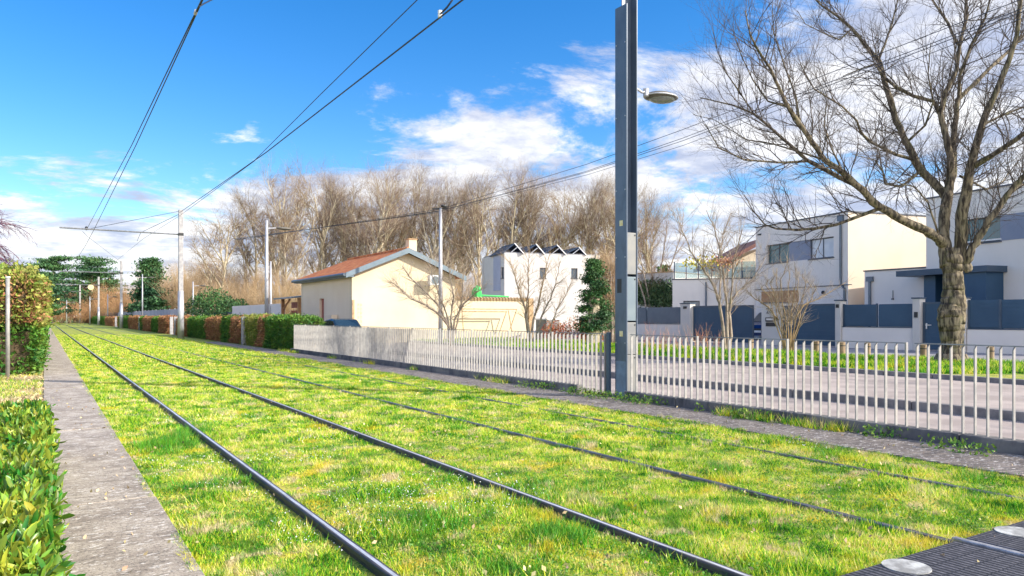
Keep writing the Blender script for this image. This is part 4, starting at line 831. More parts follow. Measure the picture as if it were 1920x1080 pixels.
def gate(pa, pb, lab, top=1.83, m='blue', handle=False):
    ya, yb = yx(pb), yx(pa); t = thing('gate', lab, 'gate', (WX + .1, (ya + yb) / 2, GZ), 0, 'dark blue gates'); mb = MB(); zc = GZ + .06
    while zc < top - .06: mb.bx(WX + .10, WX + .13, ya + .07, yb - .07, zc, zc + .146); zc += .15
    mb.bx(WX + .132, WX + .14, ya + .07, yb - .07, GZ + .05, top - .04); mb.build('slats', M[m], t)
    MB().bx(WX + .08, WX + .15, ya + .005, ya + .07, GZ + .03, top + .02).bx(WX + .08, WX + .15, yb - .07, yb - .005, GZ + .03, top + .02).bx(WX + .08, WX + .15, ya + .07, yb - .07, top - .05, top + .02).build('gate_frame', M['slate'], t)
    if handle: h_ = MB().bx(WX + .02, WX + .05, yb - .32, yb - .12, 1.02, 1.05).bx(WX + .05, WX + .08, yb - .16, yb - .12, .9, 1.1).build('handle', M['alu'], t)
    return t
seg(1150, 1278, 'low white wall right behind the mast, left end of the garden walls', 'grey panel fence left of the leftmost white pillar, behind the mast', 1.78, .98)
t, ya, yb = pillar(1278, 1296, 'leftmost white gate pillar between grey panels and the wide gate'); MB().bx(WX - .12, WX - .082, (ya + yb) / 2 - .1, (ya + yb) / 2 + .1, 1.72, 1.84).build('wall_light', M['black'], t)
gate(1297, 1410, 'wide dark blue sliding gate left of the parked blue car')
t, ya, yb = pillar(1430, 1466, 'broad white pillar with house number 26 and a letter box', 1.9)
tx = bpy.data.curves.new('number', 'FONT'); tx.body = '26'; tx.size = .34; tx.extrude = .008; tmp = bpy.data.objects.new('number', tx); me = bpy.data.meshes.new_from_object(tmp); bpy.data.objects.remove(tmp)
me.materials.clear(); me.materials.append(M['black']); o = bpy.data.objects.new('house_number', me); col_link(o); o.parent = t
o.matrix_basis = wmat(t).inverted() @ (Matrix.Translation((WX - .092, yb - .25, 1.47)) @ Matrix.Rotation(R(-90), 4, 'Z') @ Matrix.Rotation(R(90), 4, 'X'))
lb = MB().bx(WX - .14, WX - .083, yb - .75, yb - .25, 1.12, 1.3).bx(WX - .11, WX - .083, yb - .75, yb - .25, .92, 1.08).build('letter_box', M['black'], t); MB().bx(WX - .145, WX - .141, yb - .7, yb - .3, 1.18, 1.26).build('slot', M['alu'], lb)
gate(1490, 1567, 'dark blue gate right of the number 26 pillar')
tag(MB().bx(WX + .05, WX + .2, yx(1490) + .02, yx(1466) - .02, GZ - .02, 1.8).build('gate_housing', M['slate']), 'narrow dark panel between the number 26 pillar and the next gate', 'panel')
t, ya, yb = pillar(1568, 1578, 'slim white pillar left of the two-panel blue fence'); MB().bx(WX - .12, WX - .082, ya + .06, ya + .18, 1.68, 1.82).build('wall_light', M['black'], t)
seg(1579, 1712, 'low white wall between the two slim pillars left of the big tree', 'dark blue two-panel fence between the slim pillars left of the big tree', 1.80, .95, 'blue')
t, ya, yb = pillar(1713, 1727, 'white pillar with an intercom beside the blue garden door', 1.97); MB().bx(WX - .11, WX - .082, (ya + yb) / 2 - .06, (ya + yb) / 2 + .06, 1.3, 1.5).build('intercom', M['black'], t)
gate(1728, 1803, 'dark blue garden door with a silver handle behind the big trunk', handle=True)
t, ya, yb = pillar(1804, 1812, 'white pillar just right of the big trunk', 1.95)
seg(1813, 2010, 'low white wall right of the big trunk at the frame edge', 'dark blue panel fence right of the big trunk', 1.87, .93, 'blue', 3)
# verge bollards
for i, px in enumerate((1408, 1480, 1530.6, 1577, 1626.5, 1731.5, 1857)):
    Y = YX(px, 20.3); lab = ['leftmost wooden bollard on the verge, before the parked car', 'wooden bollard behind the golden shrub', 'wooden bollard below the gate right of number 26', 'thicker wooden bollard below the slim pillar', 'slanted cut wooden bollard below the two-panel fence', 'wooden bollard just left of the big trunk', 'rightmost wooden bollard, right of the big trunk'][i]
    t = thing('bollard', lab, 'bollard', (20.3, Y, GZ), 0, 'wooden bollards along the verge'); r = .085 if i != 3 else .12
    MB().tube([(20.3, Y, GZ), (20.3, Y, .56)], r, 12).raw([(20.3 + r * math.cos(a), Y + r * math.sin(a), .561 + .03 * math.cos(a)) for a in np.linspace(0, 2 * math.pi, 12, False)], [tuple(range(12))]).build('post', M['bollard'], t)
    MB().tube([(20.3, Y, .45), (20.3, Y, .475)], r + .004, 12).build('ring_groove', M['black'], t)

# ------------------------------------------------------------------ cars
def car(name, lab, loc, rz, m):
    t = thing(name, lab, 'car', loc, rz); Mx = Matrix.Translation(loc) @ Matrix.Rotation(rz, 4, 'Z')
    def tr(mb): mb.v = [tuple(Mx @ Vector(v)) for v in mb.v]; return mb
    # profile along x (length), body width stations
    prof = [(-2.05, .45, .85), (-2.0, .85, .8), (-1.75, .98, .82), (-1.2, 1.02, .85), (-.4, 1.02, .86), (.5, 1.0, .86), (1.2, .93, .84), (1.85, .78, .78), (2.05, .5, .72)]
    def loft(st, mb):   # st: (x, ztop, zbot, halfw)
        V = []; n = 8
        for x, zt, zb, hw in st: V += [(x, -hw * .92, zb), (x, -hw, (zb + zt) * .45), (x, -hw * .98, zt - .06), (x, -hw * .86, zt), (x, hw * .86, zt), (x, hw * .98, zt - .06), (x, hw, (zb + zt) * .45), (x, hw * .92, zb)]
        Fs = [(i * n + j, i * n + (j + 1) % n, (i + 1) * n + (j + 1) % n, (i + 1) * n + j) for i in range(len(st) - 1) for j in range(n)] + [tuple(range(n))[::-1], tuple(range((len(st) - 1) * n, len(st) * n))]
        return mb.raw(V, Fs)
    tr(loft([(x, z, .22, hw) for x, z, hw in prof], MB())).build('body', m, t, smooth=False, bevel=.03)
    cab = [(-1.7, .97, .9, .74), (-1.25, 1.40, .9, .68), (-.3, 1.47, .9, .66), (.35, 1.43, .9, .66), (1.15, .96, .9, .72)]
    tr(loft(cab, MB())).build('windows', M['glass'], t); tr(loft([(-1.2, 1.42, 1.36, .66), (-.3, 1.485, 1.42, .65), (.33, 1.445, 1.38, .65)], MB())).build('roof', m, t, bevel=.02)
    for x in (-1.3, 1.3):
        for s in (-1, 1):
            w_ = tr(MB().tube([(x, s * .68, .32), (x, s * .87, .32)], .32, 20)).build('wheel', M['tyre'], t); tr(MB().tube([(x, s * .85, .32), (x, s * .885, .32)], .19, 12)).build('rim', M['alu'], w_)
    for s in (-1, 1): tr(MB().ellipsoid((1.93, s * .6, .66), (.12, .16, .08), 10, 6)).build('headlight', M['lens'], t); tr(MB().ellipsoid((-2.0, s * .68, .82), (.05, .1, .1), 8, 5)).build('tail_light', M['pink'], t)
    tr(MB().bx(2.04, 2.075, -.26, .26, .38, .49)).build('number_plate', M['lampwhite'], t); tr(MB().bx(2.0, 2.06, -.5, .5, .5, .6)).build('grille', M['black'], t)
    return t
p = Q(1423, 610, 40); car('parked_car', 'dark blue car parked behind the wide gate beside the number 26 pillar', (p[0] + 1.2, p[1] + .1, GZ), R(196), M['carblue'])
o = car('parked_car', 'dark teal car parked along the cream house street wall', (10.98, 31.9, .0), R(-91), M['cardark']); o.location.y = 31.2; o.scale = (.74, .85, .84)

# ------------------------------------------------------------------ bare trees
def nrm(v): l = math.sqrt(v[0] ** 2 + v[1] ** 2 + v[2] ** 2) or 1; return (v[0] / l, v[1] / l, v[2] / l)
def grow(S_, p, d, L, r, lvl, rg, cfg):
    c = cfg[lvl]; n = c['n']; s = L / n; last = lvl == len(cfg) - 1
    for i in range(n):
        wv = c['wob']; d = nrm((d[0] + rg.gauss(0, wv), d[1] + rg.gauss(0, wv), d[2] + rg.gauss(0, wv) + c['up'])); q = (p[0] + d[0] * s, p[1] + d[1] * s, p[2] + d[2] * s)
        ra = r * (1 - c.get('tap', .8) * i / n); rb = r * (1 - c.get('tap', .8) * (i + 1) / n); S_.append((p, q, ra, rb, lvl))
        if not last and i >= c['st']:
            for _ in range(c['k']):
                if rg.random() > c.get('pr', 1): continue
                an = rg.uniform(*c['an']); ph = rg.uniform(0, 6.283); a = nrm((d[1] - d[2] * .3 + .01, d[2] * .2 - d[0], .3 * d[0] + .02)); b = (d[1] * a[2] - d[2] * a[1], d[2] * a[0] - d[0] * a[2], d[0] * a[1] - d[1] * a[0])
                cs, sn = math.cos(an), math.sin(an); e = nrm(tuple(d[j] * cs + (a[j] * math.cos(ph) + b[j] * math.sin(ph)) * sn for j in range(3)))
                f = rg.uniform(0, 1); o = tuple(p[j] + (q[j] - p[j]) * f for j in range(3))
                grow(S_, o, e, rg.uniform(*c['len']) * (1 - c.get('fall', .4) * i / n), min(rb * .8, c['cr'] * rg.uniform(.7, 1.2)), lvl + 1, rg, cfg)
        p = q
def segmesh(segs, n=3):
    P0 = np.array([s[0] for s in segs]); P1 = np.array([s[1] for s in segs]); r0 = np.array([s[2] for s in segs]); r1 = np.array([s[3] for s in segs])
    d = P1 - P0; d /= np.linalg.norm(d, axis=1)[:, None] + 1e-9; ref = np.where(np.abs(d[:, 2:3]) < .8, np.array([[0, 0, 1.]]), np.array([[1., 0, 0]])); a = np.cross(d, ref); a /= np.linalg.norm(a, axis=1)[:, None]; b = np.cross(d, a)
    V = np.zeros((len(segs), 2 * n, 3))
    for j in range(n):
        o = a * math.cos(2 * math.pi * j / n) + b * math.sin(2 * math.pi * j / n); V[:, j] = P0 + o * r0[:, None]; V[:, n + j] = P1 + o * r1[:, None] + d * (r1 * .4)[:, None]
    Fq = np.array([[j, (j + 1) % n, n + (j + 1) % n, n + j] for j in range(n)]); Fx = (np.arange(len(segs)) * 2 * n)[:, None, None] + Fq[None]
    return V.reshape(-1, 3), Fx.reshape(-1, 4)
def bare_tree(name, lab, cat, segs, split, mtrunk, mtwig, loc=(0, 0, 0), rz=0, group=None, nt=7):
    t = thing(name, lab, cat, (0, 0, 0), 0, group)
    A = [s for s in segs if s[4] <= split]; B = [s for s in segs if s[4] > split]
    V, f = segmesh(A, nt); mesh_np('trunk', V, f, mtrunk, t, smooth=True); V, f = segmesh(B, 3); mesh_np('crown', V, f, mtwig, t)
    t.location = [float(v) for v in loc]; t.rotation_euler = (0, 0, rz); return t
# --- big traced plane tree
ZB = 18.4; limbs = [
 ([(1784, 700, 54), (1785, 650, 46), (1784, 622, 50), (1784, 598, 56), (1787, 575, 53), (1788, 545, 44), (1787, 515, 43), (1786, 488, 48), (1785, 470, 46)], 0),
 ([(1778, 500, 34), (1772, 470, 30), (1769, 440, 25), (1771, 402, 24), (1776, 370, 24), (1780, 350, 20), (1783, 300, 16), (1773, 253, 14), (1763, 213, 12), (1773, 173, 11), (1793, 133, 9), (1800, 80, 8), (1813, 33, 7), (1810, -30, 5), (1815, -120, 3)], .6),
 ([(1794, 500, 30), (1801, 460, 27), (1803, 402, 26), (1812, 360, 24), (1816, 330, 20), (1830, 273, 17), (1847, 217, 15), (1870, 167, 13), (1890, 117, 12), (1907, 67, 10), (1913, 0, 9), (1925, -90, 6), (1940, -180, 3)], -1.2),
 ([(1772, 462, 20), (1760, 448, 19), (1735, 432, 17), (1690, 412, 15), (1650, 388, 14), (1617, 358, 13), (1580, 323, 11), (1547, 300, 10), (1523, 267, 9), (1500, 233, 8), (1477, 200, 7), (1460, 163, 6), (1443, 127, 5), (1423, 97, 4), (1407, 67, 3), (1397, 20, 2)], -2.5),
 ([(1600, 345, 9), (1563, 327, 8), (1513, 300, 7), (1482, 272, 6), (1453, 247, 5), (1413, 213, 4), (1373, 197, 3), (1313, 183, 2)], 1.5),
 ([(1513, 302, 5), (1467, 305, 4), (1397, 300, 3), (1347, 277, 2.4), (1323, 233, 1.5)], -1),
 ([(1413, 213, 3), (1385, 170, 2.5), (1360, 135, 2), (1345, 95, 1.4), (1335, 50, 1)], -.5), ([(1477, 200, 4.5), (1440, 190, 3.5), (1412, 150, 2.6), (1390, 105, 2), (1375, 60, 1.2)], .8),
 ([(1500, 233, 4.5), (1492, 180, 3.5), (1470, 120, 2.6), (1450, 60, 2), (1448, 5, 1.2)], 1.2),
 ([(1646, 392, 8), (1606, 407, 6.5), (1569, 421, 6), (1531, 428, 5.4), (1494, 431, 4.6), (1456, 429, 3.6), (1434, 421, 2.8), (1411, 394, 2), (1400, 372, 1.4)], 1.0),
 ([(1776, 372, 17), (1760, 353, 16), (1727, 320, 15), (1700, 267, 13), (1680, 227, 12), (1663, 167, 10), (1650, 117, 9), (1630, 93, 7), (1597, 53, 5.5), (1570, 30, 4.5), (1540, 10, 3.6), (1500, -30, 2.5), (1470, -80, 1.5)], 2.2),
 ([(1763, 215, 8), (1750, 190, 7), (1713, 180, 6.5), (1680, 163, 6), (1658, 145, 5), (1640, 120, 3.5), (1612, 130, 2.5), (1580, 143, 1.5)], .6),
 ([(1715, 300, 7), (1680, 290, 6), (1633, 267, 5), (1613, 247, 4.5), (1607, 227, 4), (1580, 200, 3.2), (1527, 167, 2.4), (1500, 120, 1.5)], -1.4),
 ([(1648, 110, 5), (1660, 80, 4), (1673, 43, 3.4), (1683, 0, 2.6), (1705, -60, 1.6)], .5), ([(1597, 53, 3), (1575, 75, 2.6), (1540, 60, 2), (1510, 45, 1.4), (1495, 20, 1)], -.8),
 ([(1795, 82, 6), (1780, 47, 5), (1757, 13, 4), (1735, -20, 3), (1710, -80, 1.6)], .9),
 ([(1783, 345, 13), (1788, 320, 12), (1790, 233, 10), (1797, 187, 9), (1827, 157, 8), (1860, 123, 7), (1897, 90, 6), (1930, 55, 4.5), (1975, 10, 3)], 2.0),
 ([(1797, 190, 7), (1800, 140, 6), (1820, 87, 5), (1847, 33, 4), (1865, -30, 2.6), (1880, -90, 1.5)], -.6),
 ([(1827, 312, 12), (1845, 300, 11), (1863, 290, 10), (1897, 267, 9.5), (1920, 250, 9), (1975, 222, 7), (2040, 170, 4), (2090, 100, 2)], -1.6),
 ([(1842, 235, 6), (1855, 228, 5), (1877, 217, 4.6), (1913, 203, 4), (1960, 190, 2.6), (2010, 150, 1.4)], 1.2),
 ([(1812, 505, 18), (1813, 492, 17), (1820, 470, 15), (1835, 448, 14), (1856, 412, 13), (1880, 378, 12), (1905, 346, 11), (1925, 325, 10), (1965, 270, 8), (2000, 190, 5), (2030, 100, 3)], -1.0),
 ([(1890, 365, 7), (1912, 348, 6), (1950, 338, 5), (2000, 300, 3), (2050, 250, 1.5)], 1.8),
 ([(1760, 440, 4), (1740, 380, 3), (1715, 350, 2.6), (1690, 345, 2), (1665, 330, 1.2)], -1.5), ([(1800, 330, 5), (1830, 345, 4), (1850, 355, 3), (1880, 340, 2.4), (1910, 300, 1.4)], 2.2),
 ([(1727, 320, 6), (1690, 350, 5), (1660, 345, 4), (1655, 320, 3), (1640, 300, 2), (1600, 290, 1.3)], -2.2), ([(1580, 323, 4), (1560, 280, 3), (1545, 235, 2.4), (1550, 190, 1.8), (1535, 150, 1)], .9),
 ([(1700, 267, 5), (1735, 235, 4), (1750, 190, 3), (1740, 140, 2.2), (1745, 80, 1.4)], -.9), ([(1547, 300, 4), (1500, 285, 3.4), (1450, 270, 2.6), (1400, 262, 2), (1340, 225, 1.2), (1300, 215, .8)], 2.0),
]
pts_all = []; rg = random.Random(11); t = thing('plane_tree', 'large bare plane tree with knobbly trunk on the verge at the right', 'tree', (*fwd((1784 - 960) / F, ZB), GZ))
trunk = MB(); branches = MB(); tw = []
cfgB = [dict(n=7, wob=.12, up=.06, st=1, k=2, an=(.4, .9), len=(.5, 1.1), cr=.012, pr=.75), dict(n=5, wob=.16, up=.07, st=1, k=1, an=(.4, 1.0), len=(.15, .4), cr=.0075, pr=.9), dict(n=3, wob=.2, up=.04, st=9, k=0, an=(0, 1), len=(0, 0), cr=.005, tap=.5)]
for li, (L, dz) in enumerate(limbs):
    if li == 0: dz0 = 0
    else: q = min(pts_all, key=lambda a: (a[0] - L[0][0]) ** 2 + (a[1] - L[0][1]) ** 2); dz0 = q[2]
    n = len(L); P = []; RR = []; dzs = []
    for i, (x, yv, wv) in enumerate(L): k = i / (n - 1); d_ = dz0 + dz * k; dzs.append(d_); P.append(Q(x, yv, ZB + d_)); RR.append(max(wv * (ZB + d_) / F / 2 * (.80 if li < 3 else 1), .007))
    for i in range(n - 1):
        for s in range(6): f = s / 6; pts_all.append((L[i][0] * (1 - f) + L[i + 1][0] * f, L[i][1] * (1 - f) + L[i + 1][1] * f, dzs[i] * (1 - f) + dzs[i + 1] * f))
    # refine polyline with small wobble / knobs
    PP, R2 = [], []
    for i in range(n - 1):
        m_ = (8 if li == 0 else 5) if li < 3 else 3
        for s in range(m_):
            f = s / m_; p = P[i] * (1 - f) + P[i + 1] * f; r = RR[i] * (1 - f) + RR[i + 1] * f; j = r * (.13 if li > 2 else .04)
            PP.append(p + np.array([rg.gauss(0, j), rg.gauss(0, j), 0])); R2.append(r * (1 + rg.gauss(0, .06 if li > 2 else .015)))
    PP.append(P[-1]); R2.append(RR[-1])
    (trunk if li < 3 else branches).tube(PP, R2, 28 if li < 3 else 8)
    if li == 0: continue
    cum = 0
    for i in range(len(PP) - 1):
        a, b = PP[i], PP[i + 1]; ln = float(np.linalg.norm(b - a)); cum += ln; r = R2[i]
        if i < len(PP) * (.22 if li < 4 else .04): continue
        if r > .12: pr = 0.5
        else: pr = 2.6
        for _ in range(int(ln * pr / .50 + rg.random())):
            d = (b - a) / ln; v = np.array([rg.gauss(0, 1), rg.gauss(0, 1), rg.gauss(.25, 1)]); v /= np.linalg.norm(v); d2 = nrm(tuple(d * .75 + v * .8 + (0, 0, .12)))
            o = a + (b - a) * rg.random(); grow(tw, tuple(o), d2, rg.uniform(.7, 1.9) * (1.0 if r < .09 else .7), min(r * .55, .017), 0, rg, cfgB)
VV = np.array(trunk.v); c0_ = np.array([*fwd((1786 - 960) / F, ZB), 0]); dr_ = VV - c0_; dr_[:, 2] = 0; dr_ /= np.linalg.norm(dr_, axis=1)[:, None]; amp = np.clip((3.2 - VV[:, 2]) / 1.5, 0.2, 1) * .014
ns = sum(np.sin(VV[:, 0] * a + VV[:, 1] * b_ + VV[:, 2] * c__ + d_) for a, b_, c__, d_ in ((9, 4, 3, 1), (-7, 11, 1.5, 2), (14, -6, 3, .5), (-12, -15, 2, 3), (22, 17, -3, 4), (25, -20, 4, 5))) / 2.4
VV += dr_ * (ns * amp)[:, None]; trunk.v = [tuple(v) for v in VV]
trunk.build('trunk', M['bark'], t, smooth=True); branches.build('branches', M['bark'], t, smooth=True)
V, f = segmesh(tw, 3); mesh_np('crown', V, f, M['twig'], t)
mb = MB()   # burrs and root flare
for x, yv, r in ((1766, 590, .07), (1804, 597, .08), (1812, 502, .09)): MB().ellipsoid(Q(x, yv, ZB - .12), (r, r * .9, r * 1.4), 12, 8).build('burr', M['bark'], t, smooth=True)
None; MB().tube([(*fwd((1784 - 960) / F, ZB), GZ - .05), (*fwd((1784 - 960) / F, ZB), GZ + .3)], [.5, .33], 14).build('root_flare', M['bark'], t, smooth=True)
print('big tree twigs', len(tw))

# --- background plane row (5 variants, shared meshes)
def plane_variant(seed, H, spread, up):
    rg = random.Random(seed); sg = []
    cfg = [dict(n=9, wob=.05, up=.12, st=2, k=2, an=(.4, .85 * spread), len=(H * .30, H * .52), cr=.13, pr=.95, tap=.85, fall=.35), dict(n=6, wob=.09, up=up * .75, st=1, k=2, an=(.35, .9), len=(2.2, 4.2), cr=.06, tap=.8),
           dict(n=4, wob=.14, up=up * .5, st=0, k=2, an=(.35, .95), len=(1.0, 2.0), cr=.03, pr=.95), dict(n=3, wob=.14, up=.08, st=0, k=2, an=(.3, .9), len=(.5, 1.1), cr=.022), dict(n=2, wob=.15, up=.06, st=9, k=0, an=(0, 1), len=(0, 0), cr=.016, tap=.4)]
    grow(sg, (0, 0, 0), (0, 0, 1), H * .8, .27, 0, rg, cfg)
    m = sorted(s[1][2] for s in sg)[int(len(sg) * .975)]; k = H / m; return [tuple([tuple(c * k for c in s[0]), tuple(c * k for c in s[1]), s[2], s[3], s[4]]) for s in sg]
protos = []
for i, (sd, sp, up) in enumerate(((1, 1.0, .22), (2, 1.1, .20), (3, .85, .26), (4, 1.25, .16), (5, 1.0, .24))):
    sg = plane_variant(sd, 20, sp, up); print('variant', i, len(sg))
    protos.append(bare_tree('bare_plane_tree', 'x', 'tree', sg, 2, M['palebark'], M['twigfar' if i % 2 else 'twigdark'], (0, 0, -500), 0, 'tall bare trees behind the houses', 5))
row = [(412, 84, 372, 3), (480, 88, 340, 0), (540, 86, 303, 1), (585, 90, 318, 2), (640, 92, 312, 0), (690, 88, 306, 4), (745, 92, 304, 1), (800, 90, 318, 2), (850, 94, 325, 3), (900, 92, 318, 0), (945, 96, 316, 2), (1000, 98, 312, 4), (1050, 96, 325, 1), (1110, 98, 322, 0), (1165, 96, 338, 3), (1215, 100, 352, 4),
       (510, 100, 330, 4), (610, 104, 310, 3), (720, 104, 318, 0), (775, 106, 312, 4), (870, 106, 330, 1), (975, 108, 326, 2), (1080, 108, 330, 3), (1190, 106, 345, 2), (565, 78, 420, 2), (670, 112, 335, 1), (830, 112, 330, 4), (1140, 112, 340, 0), (935, 114, 335, 3)]
used = set()
for i, (px, z, top, k) in enumerate(row):
    o = protos[k] if k not in used else copy_tree(protos[k]); used.add(k); p = fwd((px - 960) / F, z); H = CH + (HY - top - 34) / F * z
    o.location = (p[0], p[1], 0); s = H / 20 * 1.15; wx = 1.12 if i else 1.4; o.scale = (s * wx, s * wx, s); o.rotation_euler = (0, 0, i * 1.7)
    o['label'] = (['leftmost and widest tall bare tree, between tall wire mast and pale street lamp', 'tall bare tree rising right behind the pale street lamp', 'tall bare tree with high crown right of the pale street lamp', 'tall bare tree above the left eave of the red roof', 'tall bare tree above the left half of the red roof', 'tall bare tree above the upper red roof slope', 'tall bare tree above the ridge and chimney', 'tall bare tree just left of the slim lamp post with power lines', 'tall bare tree just right of the slim lamp post with power lines', 'tall bare tree above the green plastic play item', 'tall bare tree above the leftmost solar rack', 'tall bare tree above the middle solar racks', 'tall bare tree above the rightmost solar rack', 'tall bare tree above the dark spruce', 'tall bare tree seen partly behind the near blue mast', 'rightmost tall bare tree of the row, just right of the near mast'] + ['bare tree of the rear rank showing between the tall crowns'] * 20)[i]
    if i > 15: o['group'] = 'rear rank of tall bare trees'
# --- thicket of bare shrubs behind the hedge
def shrub_variant(seed, H, n0=9, tw=.013, lens=(.28, .5), sp=.5):
    rg = random.Random(seed); sg = []
    cfg = [dict(n=6, wob=.07, up=.06, st=1, k=3, an=(.25, .7), len=(H * lens[0], H * lens[1]), cr=.03, pr=.9), dict(n=5, wob=.1, up=.1, st=0, k=2, an=(.3, .8), len=(H * .1, H * .22), cr=.016), dict(n=3, wob=.14, up=.08, st=0, k=1, an=(.3, .8), len=(H * .05, H * .1), cr=tw), dict(n=2, wob=.1, up=.05, st=9, k=0, an=(0, 1), len=(0, 0), cr=tw * .7, tap=.4)]
    for _ in range(n0): a = rg.uniform(0, 6.28); grow(sg, (rg.gauss(0, .3), rg.gauss(0, .3), 0), nrm((sp * math.cos(a), sp * math.sin(a), 1)), H * rg.uniform(.6, .85), .06, 0, rg, cfg)
    m = sorted(s[1][2] for s in sg)[int(len(sg) * .975)]; k = H / m; return [tuple([tuple(c * k for c in s[0]), tuple(c * k for c in s[1]), s[2], s[3], s[4]]) for s in sg]
sh = []
for i in range(3):
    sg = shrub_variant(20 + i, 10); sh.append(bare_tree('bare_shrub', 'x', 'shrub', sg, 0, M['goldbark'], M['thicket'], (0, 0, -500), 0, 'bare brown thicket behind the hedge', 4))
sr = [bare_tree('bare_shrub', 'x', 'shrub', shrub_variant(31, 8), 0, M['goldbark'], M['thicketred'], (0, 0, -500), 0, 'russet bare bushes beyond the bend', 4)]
used = set(); k = 0
for px, z, top in [(300, 145, 500), (330, 135, 490), (352, 120, 478), (395, 88, 485), (430, 90, 480), (460, 86, 500), (500, 84, 490), (540, 82, 500), (380, 76, 520), (420, 74, 515), (470, 72, 520), (520, 70, 510), (560, 72, 500), (310, 130, 492), (345, 125, 482), (440, 105, 470), (275, 140, 520), (600, 78, 500), (700, 80, 500), (800, 84, 480), (880, 84, 490), (640, 82, 490), (750, 84, 480), (850, 80, 500), (1130, 86, 500), (1180, 84, 510), (1220, 82, 500), (1250, 84, 520), (300, 125, 520), (330, 128, 515)]:
    j = k % 3; o = sh[j] if j not in used else copy_tree(sh[j]); used.add(j); k += 1; p = fwd((px - 960) / F, z); s = (CH + (HY - top) / F * z) / 10; o.location = (p[0], p[1], 0); o.scale = (s * 1.15, s * 1.15, s); o.rotation_euler = (0, 0, k * 2.1); o['label'] = 'bare brown bush in the thicket under the tall trees'
first = True
for i, (px, z, top) in enumerate([(95, 170, 535), (118, 165, 520), (140, 172, 540), (165, 168, 545), (195, 160, 535), (215, 158, 530), (240, 150, 528), (262, 150, 535), (130, 150, 560), (180, 148, 558), (225, 140, 555), (105, 155, 562), (250, 140, 560), (88, 180, 545), (155, 180, 530), (205, 175, 545), (285, 150, 545), (150, 145, 572), (205, 142, 570), (115, 148, 575)]):
    o = sr[0] if first else copy_tree(sr[0]); first = False; p = fwd((px - 960) / F, z); s = (CH + (HY - top) / F * z) / 8; o.location = (p[0], p[1], 0); o.scale = (s * 1.5, s * 1.5, s); o.rotation_euler = (0, 0, i * 1.9); o['label'] = 'russet bare bush beyond the bend of the tracks'
# --- conifers
def cedar(px, z, top, lab, wide, m, tiers=13, cone=False, n=11000, base_z=1.5):
    p = fwd((px - 960) / F, z); H = CH + (HY - top) / F * z; t = thing('conifer_tree' if cone else 'cedar_tree', lab, 'tree', (p[0], p[1], 0)); P = []; rg = random.Random(px)
    MB().tube([(p[0], p[1], 0), (p[0], p[1], H * .55), (p[0] + .1, p[1], H * .98)], [.35, .22, .04], 8).build('trunk', M['palebark'], t)
    bm = MB()
    for i in range(tiers * 4):
        f = (i + .5) / (tiers * 4); fq = f if cone else (math.floor(f * 8) + .5 + rg.uniform(-.4, .4)) / 8; h = base_z + (H - base_z - .3) * fq; R_ = wide * ((1 - f) ** .8 * .95 + .06 if cone else (1 - f) ** .75 * rg.uniform(.5, 1.25) + .5); a = rg.uniform(0, 6.28)
        e = np.array([p[0] + R_ * math.cos(a), p[1] + R_ * math.sin(a), h + (R_ * .12 if not cone else -R_ * .25)]); bm.tube([(p[0], p[1], h - R_ * .1), e], [.06, .02], 4); m_ = int(n / (tiers * 4))
        s = rng.uniform(.1, 1.05, m_)[:, None]; c0 = np.array([p[0], p[1], h - R_ * .1]); q = c0 + (e - c0) * s; q += rng.normal(0, 1, (m_, 3)) * np.array([.24, .24, .04 if not cone else .08]) * wide * (.5 + .5 * s); P.append(q)
    bm.build('limbs', M['bark'], t); P = np.concatenate(P); V, f = leafcloud(P, .55 if z > 90 else .11, asp=.4); mesh_np('crown', V, f, m, t)
cedar(100, 168, 478, 'dark green cedar with layered boughs, farthest left on the horizon', 4.4, M['cedar']); cedar(172, 160, 482, 'broad layered cedar left of the second mast', 4.6, M['cedar']); cedar(205, 165, 508, 'lower cedar just left of the second mast', 3.2, M['cedar'], n=5000)
cedar(60, 120, 492, 'dark green cedar rising right above the left hedge', 3.5, M['cedar'], n=12000); cedar(282, 120, 483, 'pointed dark fir between the second and the tall mast', 3.0, M['cedar'], 14, True, 16000)
cedar(1114, 31, 474, 'dark spruce standing left of the mast before the white cube house', .72, M['conifer'], 18, True, 15000, .9)
p = fwd((1246 - 960) / F, 90); cedar(1246, 95, 494, 'small dark treetop behind the ivy-clad building', 1.6, M['conifer'], 8, True, 1500, 2)
# dark evergreen bush mass
t = thing('evergreen_bush', 'dark rounded evergreen bush behind the hedge left of the grey wall', 'bush', (13.5, 66, 0)); P = []
for px, z, h, r in ((372, 66, 2.4, 1.5), (392, 64, 2.9, 1.6), (412, 62, 2.7, 1.6), (430, 60, 2.1, 1.4), (450, 70, 2.2, 1.3)):
    c = fwd((px - 960) / F, z); v = rng.normal(0, 1, (1800, 3)); v /= np.linalg.norm(v, axis=1)[:, None]; v[:, 2] = np.abs(v[:, 2]) * 1.25; P.append(np.array([c[0], c[1], .2]) + v * np.array([r, r, h]) * rng.uniform(.8, 1.05, (1800, 1)))
V, f = leafcloud(np.concatenate(P), .2); mesh_np('foliage', V, f, M['conifer'], t)
tag(MB().bx(12.3, 12.4, YX(441, 12.1), YX(385, 12.1), 0, 1.7).build('dark_screen', M['slate']), 'dark screen panel under the evergreen bush left of the grey wall', 'screen')

